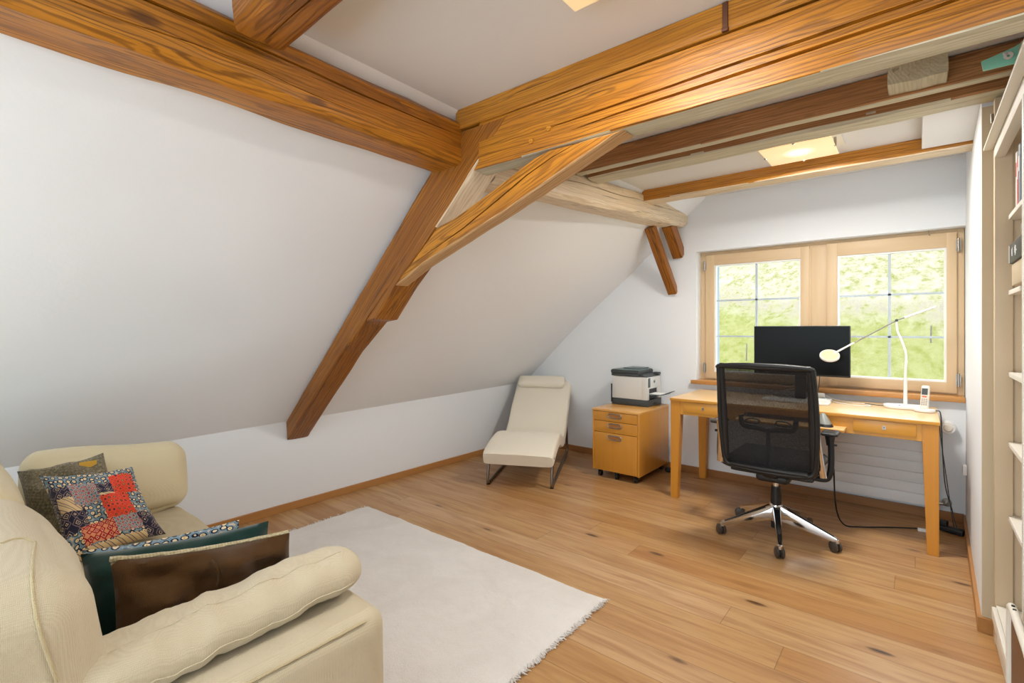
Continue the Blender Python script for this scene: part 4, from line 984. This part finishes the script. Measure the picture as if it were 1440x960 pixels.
    for k in range(5):
        a = math.radians(-75+72*k); d = V(math.cos(a), math.sin(a), 0); s = V(-math.sin(a), math.cos(a), 0)
        bm = bmesh.new(); rings = []
        for u in range(9):
            q = u/8; r = .03+.285*q; w = .021-.009*q; zt = .197-.117*q; h = .088-.064*q
            rings.append([bm.verts.new(d*r+s*w*x+V(0, 0, z)) for x, z in ((-.75, zt-h), (-1, zt-.006), (-.85, zt), (-.6, zt-.002), (.6, zt-.002), (.85, zt), (1, zt-.006), (.75, zt-h))])
        for A, B2 in zip(rings, rings[1:]):
            for j in range(8): bm.faces.new([A[j], A[(j+1) % 8], B2[(j+1) % 8], B2[j]])
        bm.faces.new(rings[0][::-1]); bm.faces.new(rings[-1]); cyl(bm, d*.315+V(0, 0, .052), d*.315+V(0, 0, .077), .0125, .0125, 14, bev=.003)
        arm = obj('base_arm', bm, CHROME, t, 40)
        bm = bmesh.new(); vs = []
        for q in (0.12, .95): 
            r = .03+.285*q; w = (.021-.009*q)*.55; zt = .197-.117*q-.0006; vs += [(d*r-s*w+V(0, 0, zt)), (d*r+s*w+V(0, 0, zt))]
        F = [bm.verts.new(vs[i]+V(0, 0, 0)) for i in (0, 1, 3, 2)]; f = bm.faces.new(F); r_ = bmesh.ops.extrude_face_region(bm, geom=[f]); bmesh.ops.translate(bm, verts=[e for e in r_['geom'] if isinstance(e, bmesh.types.BMVert)], vec=(0, 0, .0022))
        obj('arm_inlay', bm, BLACK, arm)
        ca = thing_part('caster', t)
        b = math.radians((118, 140, 60, 200, 133)[k]); c = V(math.cos(b), math.sin(b), 0); sd = V(-math.sin(b), math.cos(b), 0); ctr = d*.315+c*.012
        bm = bmesh.new()
        for q in (-1, 1): lathe(bm, [(.012, 0), (.026, .001), (.031, .005), (.031, .013), (.022, .0185), (.004, .019)], 22, Matrix.Translation(ctr+V(0, 0, .031)+sd*q*.0045) @ (sd*q).to_track_quat('Z', 'Y').to_matrix().to_4x4())
        cy = obj('caster', bm, WHEEL, t, 50)
        bm = bmesh.new(); cyl(bm, ctr+V(0, 0, .031)-sd*.0045, ctr+V(0, 0, .031)+sd*.0045, .024, seg=18); cyl(bm, d*.315+V(0, 0, .03), d*.315+V(0, 0, .053), .008, seg=10)
        for q in (-1, 1): lathe(bm, [(.001, 0), (.018, 0), (.0185, .001), (.001, .0012)], 18, Matrix.Translation(ctr+V(0, 0, .031)+sd*q*.0215) @ (sd*q).to_track_quat('Z', 'Y').to_matrix().to_4x4(), False)
        obj('caster_fork', bm, BLACK, cy, 50)
def thing_part(*a): return None
chair()

# ------------------------------------------------------------------ rug
RX, RXR, RYN, RYF = -3.02, -1.12, .35, 2.045
def rugf(u, v):
    x = RX+(RXR-RX)*u; y = RYN+(RYF-RYN)*v
    e = min(u, 1-u, v, 1-v)
    return V(x+.006*noise.noise(V(y*5, 1, 1))*(u > .99), y+.005*noise.noise(V(x*5, 2, 1)), .004+.016*min(1, e*60)+.004*noise.noise(V(x*7, y*7, 0))+.003*noise.noise(V(x*22, y*22, 4)))
bm = bmesh.new(); L = grid(bm, rugf, 150, 140)
low = {}
for i in range(151):
    for j in (0, 140): low[(i, j)] = bm.verts.new(V(L[i][j].co.x, L[i][j].co.y, .001))
for j in range(141):
    for i in (0, 150):
        if (i, j) not in low: low[(i, j)] = bm.verts.new(V(L[i][j].co.x, L[i][j].co.y, .001))
for j in (0, 140):
    for i in range(150): bm.faces.new([L[i][j], L[i+1][j], low[(i+1, j)], low[(i, j)]])
for i in (0, 150):
    for j in range(140): bm.faces.new([L[i][j], L[i][j+1], low[(i, j+1)], low[(i, j)]])
rug = thing('rug', 'pale off-white wool rug with a ragged right edge on the oak floor', 'rug', (0, 0, 0))
obj('pile', bm, RUGM, rug, 80)
bm = bmesh.new()
for k in range(700):
    y = RYN+(RYF-RYN)*random.random(); s = 1 if k < 560 else -1; x = (RXR if s > 0 else RX)-s*.006
    L_ = random.uniform(.010, .028)*(1 if s > 0 else .8); a = random.uniform(-.9, .9); w = random.uniform(.0025, .005)
    p0 = V(x, y, random.uniform(.004, .014)); p1 = p0+V(s*L_*math.cos(a), L_*math.sin(a), random.uniform(-.004, .003)); p1.z = max(.003, p1.z)
    cyl(bm, p0, p1, w, w*.3, 5)
o = obj('fringe', bm, RUGM, rug); o['kind'] = 'stuff'

# ------------------------------------------------------------------ sofa
AZ = .565
SX0, SX1 = -2.98, -1.035
t = thing('sofa', 'cream woven two-seat sofa with a bolster on its near arm, along the left front', 'sofa', (0, 0, 0))
def soft(name, bm, mat=CREAM, parent=None): return obj(name, bm, mat, parent or t, 70)
soft('base', rbox(-2.78, -1.245, -.18, .775, .06, .26, r=.03, n=10, nz=.002))
soft('seat_cushion', rbox(-2.775, -1.25, .02, .815, .255, .425, r=.045, puff=(0, .012, .012), n=20, nz=.005, seed=3), SEATC)
arm = soft('armrest', rbox(-1.243, SX1, -.22, .765, .05, AZ, r=.045, puff=(.004, .006, 0), n=16, nz=.003, seed=5))
# top seam of the near arm
bm = bmesh.new(); tube(bm, [(SX1-.008, y, AZ-.012) for y in (-.15, .1, .3, .5, .70)], .003, 6); tube(bm, [(SX1-.008, .725, z) for z in (.53, .4, .25, .1)], .003, 6); obj('piping', bm, SEATC, arm, 60)
soft('armrest', rbox(-2.985, -2.80, -.22, .76, .05, AZ-.03, r=.045, n=10, nz=.003, seed=6))
soft('backrest', rbox(-2.985, SX1, -.40, -.19, .05, .70, r=.05, n=12, nz=.004, seed=8))
# back cushions lean on the backrest
def back_cushion(x0, x1, zt, yf, seed, mat):
    b = rbox(x0, x1, -.17, yf, .40, zt, r=.075, puff=(.012, .035, .025), n=22, nz=.007, seed=seed)
    for v in b.verts: v.co.y -= (v.co.z-.42)*.10
    return soft('back_cushion', b, mat)
bc1 = back_cushion(-2.72, -1.87, .845, .215, 11, CREAM2)
bc2 = back_cushion(-1.865, -1.13, .835, .24, 17, CREAM)
# seam lines lie on the cushion surface
from mathutils.bvhtree import BVHTree
def on_surface(o, pts, r, mat, name, up_=V(.25, .35, 1)):
    me = o.data; T = BVHTree.FromPolygons([v.co for v in me.vertices], [p.vertices[:] for p in me.polygons]); out = []
    for (x, y) in pts:
        a_ = math.atan2(570, 690.); u = (x-720)/690.; v = (462-y)/690.
        d = V(-math.sin(a_)+math.cos(a_)*u, math.cos(a_)+math.sin(a_)*u, v).normalized()
        h = T.ray_cast(V(0, 0, 1.27), d)
        if h[0] is not None: out.append(h[0]-d*r*.2)
    if len(out) > 1:
        bm = bmesh.new(); tube(bm, catmull(out, 4), r, 7); return obj(name, bm, mat, o, 60)
on_surface(bc2, [(49, 763), (46, 785), (45, 810), (47, 840), (52, 870), (60, 900), (72, 935), (80, 958)], .003, SEATC, 'piping')
on_surface(bc2, [(2, 764), (15, 759), (30, 757), (49, 762)], .003, SEATC, 'piping')
# cushion at the far arm
b = rbox(-2.815, -2.655, .255, .835, .425, .735, r=.07, puff=(.035, .0, .014), n=22, nz=.008, seed=21)
for v in b.verts: v.co.x -= (v.co.z-.42)*.22; v.co.z += .02*math.sin((v.co.y)*6)*(v.co.z > .6)
soft('arm_cushion', b, CREAM2)
# bolster lying on the near arm
def bolster(u, v):
    # u around, v along y
    y = .150+v*.620; e = min(1, min(v*1.2, 1-v)*7); k = math.sqrt(max(0, 1-(1-e)**2))
    k = .45+.55*k if 0 < v < 1 else .40
    a = 2*PI*u; rx = .096*k*(1-.08*v); rz = .060*k*(1-.10*v)
    ca, sa = math.cos(a), math.sin(a)
    x = rx*math.copysign(abs(ca)**.85, ca); z = rz*math.copysign(abs(sa)**.85, sa)
    wr = .012*noise.noise(V(v*9+math.cos(a)*.6, math.cos(a)*.8, 3))*e+.006*noise.noise(V(v*24, math.cos(a)*2, 7))*e
    q = V(-1.205-.01*v+x, y, AZ+.060+z*(.80+.2*v)+wr-.016*(1-v))
    return q+noise.noise_vector(q*7)*.004
bm = bmesh.new(); R_ = grid(bm, bolster, 44, 60); bm.faces.new([R_[i][0] for i in range(44)]); bm.faces.new([R_[i][-1] for i in range(44)][::-1]); bmesh.ops.remove_doubles(bm, verts=bm.verts[:], dist=1e-5)
bo = soft('arm_bolster', bm)
bm = bmesh.new()
for uu in (.97, .22):
    tube(bm, [bolster(uu, v/40)-V(0, 0, .0)+(bolster(uu, v/40)-V(-1.205, .150+v/40*.620, AZ+.060)).normalized()*.0005 for v in range(3, 38)], .0016, 6)
obj('piping', bm, CREAM, bo, 60)

# scatter cushions
SZ = .43
k = thing('patterned_cushion', 'patchwork print cushion in blue, red and cream leaning at the far end of the sofa', 'cushion', (0, 0, 0))
obj('cover', pillow((-2.51, .285, .725), (-2.44, .55, .715), (-2.33, .635, .445), (-2.27, .325, .44), .13, pinch=.10, seed=2, wr=.011), [PATCH, PATCH], k, 70)
k = thing('tweed_cushion', 'grey brown tweed cushion behind the patchwork cushion', 'cushion', (0, 0, 0))
b = pillow((-2.70, .245, .715), (-2.66, .50, .745), (-2.47, .56, .45), (-2.46, .255, .44), .13, pinch=.09, seed=6, wr=.012)
obj('cover', b, [TWEED, TWEED], k, 70)
obj('fabric_tag', B(-2.615, -2.612, .415, .47, .70, .728), plain('yellow_tag', '#d9a93e', .7), k)
k = thing('brown_cushion', 'brown linen cushion leaning against the near sofa arm', 'cushion', (0, 0, 0))
b = pillow((-1.45, .285, .73), (-1.34, .655, .705), (-1.35, .70, .44), (-1.37, .26, .44), .11, pinch=.07, seed=9, wr=.022)
bc = obj('cover', b, [BROWNC, BOUCLE], k, 70)
on_surface(bc, [(297, 789), (304, 797), (309, 808), (308, 820), (303, 830)], .005, BROWNC, 'fold')
bm = bmesh.new(); tp = []
for q in range(25):
    a_ = -1+2*q/24; vv = 1-.5*.07*(1-a_*a_); bl, br_, tl_, tr_ = V(-1.37, .26, .44), V(-1.35, .70, .44), V(-1.45, .285, .73), V(-1.34, .655, .705); uu = q/24
    tp.append((bl*(1-uu)+br_*uu)*(1-vv)+(tl_*(1-uu)+tr_*uu)*vv+V(-.006, 0, .001+.002*noise.noise(V(q*.6, 0, 0))))
tube(bm, tp, .006, 7); obj('boucle_edge', bm, BOUCLE, k, 60)
k = thing('green_cushion', 'dark green velvet cushion between the brown one and a patterned one', 'cushion', (0, 0, 0))
obj('cover', pillow((-1.56, .25, .725), (-1.445, .645, .715), (-1.45, .68, .44), (-1.47, .235, .44), .10, pinch=.07, seed=13, wr=.016), [GREENC, GREENC], k, 70)
k = thing('hidden_print_cushion', 'blue and cream print cushion whose top edge shows behind the green cushion', 'cushion', (0, 0, 0))
obj('cover', pillow((-1.67, .27, .695), (-1.56, .61, .70), (-1.55, .64, .44), (-1.57, .25, .44), .10, pinch=.07, seed=15, wr=.01), [PATCH, PATCH], k, 70)

# ------------------------------------------------------------------ bookcase
BX, BY0, BY1 = .238, .2, 2.775
t = thing('bookcase', 'tall white painted bookcase along the right edge with open shelves', 'bookcase', (0, 0, 0))
for nm, (y0, y1) in (('side_panel', (2.752, BY1)),):
    bm = B(BX+.05, .555, y0, y1, 0.0, 2.09); o = obj(nm, bm, SHELFB, t)
    obj('front_post', B(BX, BX+.052, 2.735, BY1, .012, 2.19, bev=.003), SHELFB, t, 40)
obj('divider', B(BX-.001, .555, 2.045, 2.07, .0, 2.09, bev=.002), SHELFP, t, 40)
obj('divider', B(BX, .555, .95, .975, .0, 2.09, bev=.002), SHELFP, t, 40)
obj('side_panel', B(BX, .555, BY0, BY0+.025, .0, 2.09, bev=.002), SHELFP, t, 40)
obj('back_panel', B(.545, .5555, BY0+.026, 2.751, .03, 2.09), SHELFB, t)
for z in (.535, .825, 1.10, 1.42, 1.715):
    for (y0, y1) in ((2.0705, 2.751), (.976, 2.0445), (.226, .949)): obj('shelf', B(BX+.038, .544, y0, y1, z-.018, z, bev=.0015), SHELFP, t, 40)
obj('plinth', B(BX+.004, .544, BY0+.026, 2.734, .012, .17, bev=.002), SHELFP, t, 40)
obj('plinth_lip', B(BX-.012, BX+.003, BY0+.026, 2.70, .13, .175, bev=.002), SHELFP, t, 40)
obj('top_board', B(BX-.002, .554, BY0, 2.734, 2.0905, 2.105, bev=.002), SHELFP, t, 40)
co = obj('cornice', B(BX-.030, BX-.002, BY0, 2.775, 1.995, 2.006, bev=.002), SHELFP, t, 40)
obj('cornice_rail', B(BX-.0015, BX+.03, BY0, 2.733, 1.948, 2.01, bev=.003), SHELFP, co, 40)
bm = bmesh.new(); cyl(bm, (BX-.004, 2.76, 2.10), (BX-.004, 2.76, 2.135), .006, seg=10); obj('hinge', bm, STEEL, t, 40)
# things on the bookcase
def teal():
    bm = bmesh.new(); n = 14
    for k in range(n+1): pass
    poly = [(.160, 2.138), (.165, 2.108)]+[(.165+.11*q/8, 2.1075+.0*q) for q in range(1, 9)]+[(.30, 2.108), (.30, 2.18), (.262, 2.172), (.235, 2.158), (.2, 2.148)]
    prism(bm, poly, .012, Matrix.Translation((0, 2.212, 0)) @ Matrix.Rotation(PI/2, 4, 'X'), bev=.0015)
    k = thing('teal_tray', 'teal plastic holder jutting out from the top of the bookcase', 'holder', (0, 0, 0))
    o = obj('body', bm, plain('teal_plastic', '#8fdcc6', .3), k, 40)
    bm = bmesh.new(); lathe(bm, [(.004, 0), (.0115, 0), (.0115, .004), (.004, .004)], 20, Matrix.Translation((.222, 2.1985, 2.133)) @ Matrix.Rotation(PI/2, 4, 'X'), False); box(bm, .209, .222, 2.1945, 2.1985, 2.139, 2.146, bev=.001); obj('clip', bm, WHITE, o, 40)
    bm = B(.245, .33, 2.15, 2.1985, 2.1075, 2.15, bev=.003); obj('foot', bm, SHELFB, k, 40)
teal()
t = thing('cream_box', 'cream storage box on the bookcase shelf, carrying the black box', 'box', (.256, 2.31, 1.4205)); obj('carton', B(0, .16, -.16, .14, 0, .076, bev=.002), SHELFB, t, 40)
t = thing('black_box', 'black box with small white print on top of the cream box', 'box', (.25, 2.31, 1.4972)); o = obj('carton', B(.0, .15, -.15, .14, 0, .066, bev=.001), BLACK, t, 40)
bm = bmesh.new()
for y, z, w, h in ((.06, .02, .003, .030), (.068, .028, .003, .018), (.075, .022, .003, .024), (.0, .016, .004, .034), (.01, .026, .004, .02), (-.012, .02, .004, .028), (-.03, .03, .012, .003)): box(bm, -.0014, -.0004, y, y+w, z, z+h)
obj('printed_lettering', bm, PAPER, o)
obj('page_edge', B(-.0014, -.0004, .130, .138, .003, .063), PAPER, o)
t = thing('crumpled_paper', 'folded white leaflet on top of the black box', 'paper', (.268, 2.37, 1.5645), .4)
bm = bmesh.new(); grid(bm, lambda u, v: V(-.02+.03*u+.01*v, -.04+.06*u*(1-v)+.02*v, .0+.055*v+.006*math.sin(u*7)*v), 6, 4); bmesh.ops.solidify(bm, geom=bm.faces[:], thickness=.0015); obj('sheet', bm, PAPER, t, 50)
for i, (y, w, h, c, lb) in enumerate(((2.56, .028, .20, '#e9e4de', 'white paperback standing on the top bookcase shelf, farthest of the row'), (2.525, .022, .17, '#c23b34', 'red paperback standing next to the white one on the top shelf'), (2.49, .03, .21, '#8f9aa2', 'grey blue book standing on the top shelf, nearest of the row'))):
    k = thing('book', lb, 'book', (.279, y, 1.7155), 0, 'books on the top shelf')
    o = obj('cover', B(0, .13, -w/2, w/2, 0, h, bev=.0015), plain('book_cover', c, .5), k, 40)
    obj('spine_label', B(-.0012, -.0003, -w*.3, w*.3, h*.55, h*.8), PAPER if i else plain('book_red', '#c9433b', .5), o)
t = thing('brown_case', 'slim brown leather case with a white rounded rim standing on the floor against the bookcase', 'case', (.192, 1.80, .001), 0)
obj('leather_shell', rbox(.010, .030, -.17, .165, 0, .48, r=.009, n=8, nz=.0005), plain('brown_leather', '#6b4630', .45, bump=.3), t, 60)
bm = bmesh.new(); tube(bm, catmull([(.012, -.165, .012), (.012, -.17, .25), (.012, -.165, .46), (.012, -.13, .492), (.012, .0, .494), (.012, .13, .492), (.012, .168, .46), (.012, .172, .25), (.012, .168, .012)], 5), .010, 10); o = obj('rim', bm, OFFW, t, 60)
for y in (.10, .125):
    bm = bmesh.new(); cyl(bm, (.012, y, .503), (.012, y, .506), .004, seg=10); obj('rivet', bm, BLACK, o)

# ------------------------------------------------------------------ light
w = bpy.data.worlds.new('World'); bpy.context.scene.world = w; w.use_nodes = True
nt = w.node_tree; bg = nt.nodes['Background']
bg.inputs[0].default_value = (.77, .91, 1, 1); bg.inputs[1].default_value = 4.7
def area(name, loc, rot, sx, sy, e, col=(1, 1, 1)):
    l = bpy.data.lights.new(name, 'AREA'); l.shape = 'RECTANGLE'; l.size = sx; l.size_y = sy; l.energy = e; l.color = col
    o = bpy.data.objects.new(name, l); C.objects.link(o); o.location = loc; o.rotation_euler = rot; return o
# fill light added in the unseen opening behind the viewer
area('back_fill_light', (-1.3, -2.0, 1.15), (PI/2, 0, 0), 3.1, 1.8, 14, (.85, .95, 1))
s = bpy.data.lights.new('sun', 'SUN'); s.energy = 2.0; s.angle = .01; s.color = (1, .95, .85)
so = bpy.data.objects.new('sun', s); C.objects.link(so); so.rotation_euler = (math.radians(38), 0, math.radians(-20))

# ------------------------------------------------------------------ camera
F = 690.
cam = bpy.data.cameras.new('camera'); co = bpy.data.objects.new('camera', cam); C.objects.link(co)
cam.sensor_fit = 'HORIZONTAL'; cam.sensor_width = 36; cam.lens = F/1440*36; cam.shift_y = -18/1440; cam.clip_start = .02
co.location = (0, 0, 1.27); co.rotation_euler = (PI/2, 0, math.atan2(570, F))
sc = bpy.context.scene; sc.camera = co
vs = sc.view_settings; vs.view_transform = 'Standard'; vs.look = 'None'; vs.gamma = 1; vs.use_curve_mapping = False; vs.exposure = 0
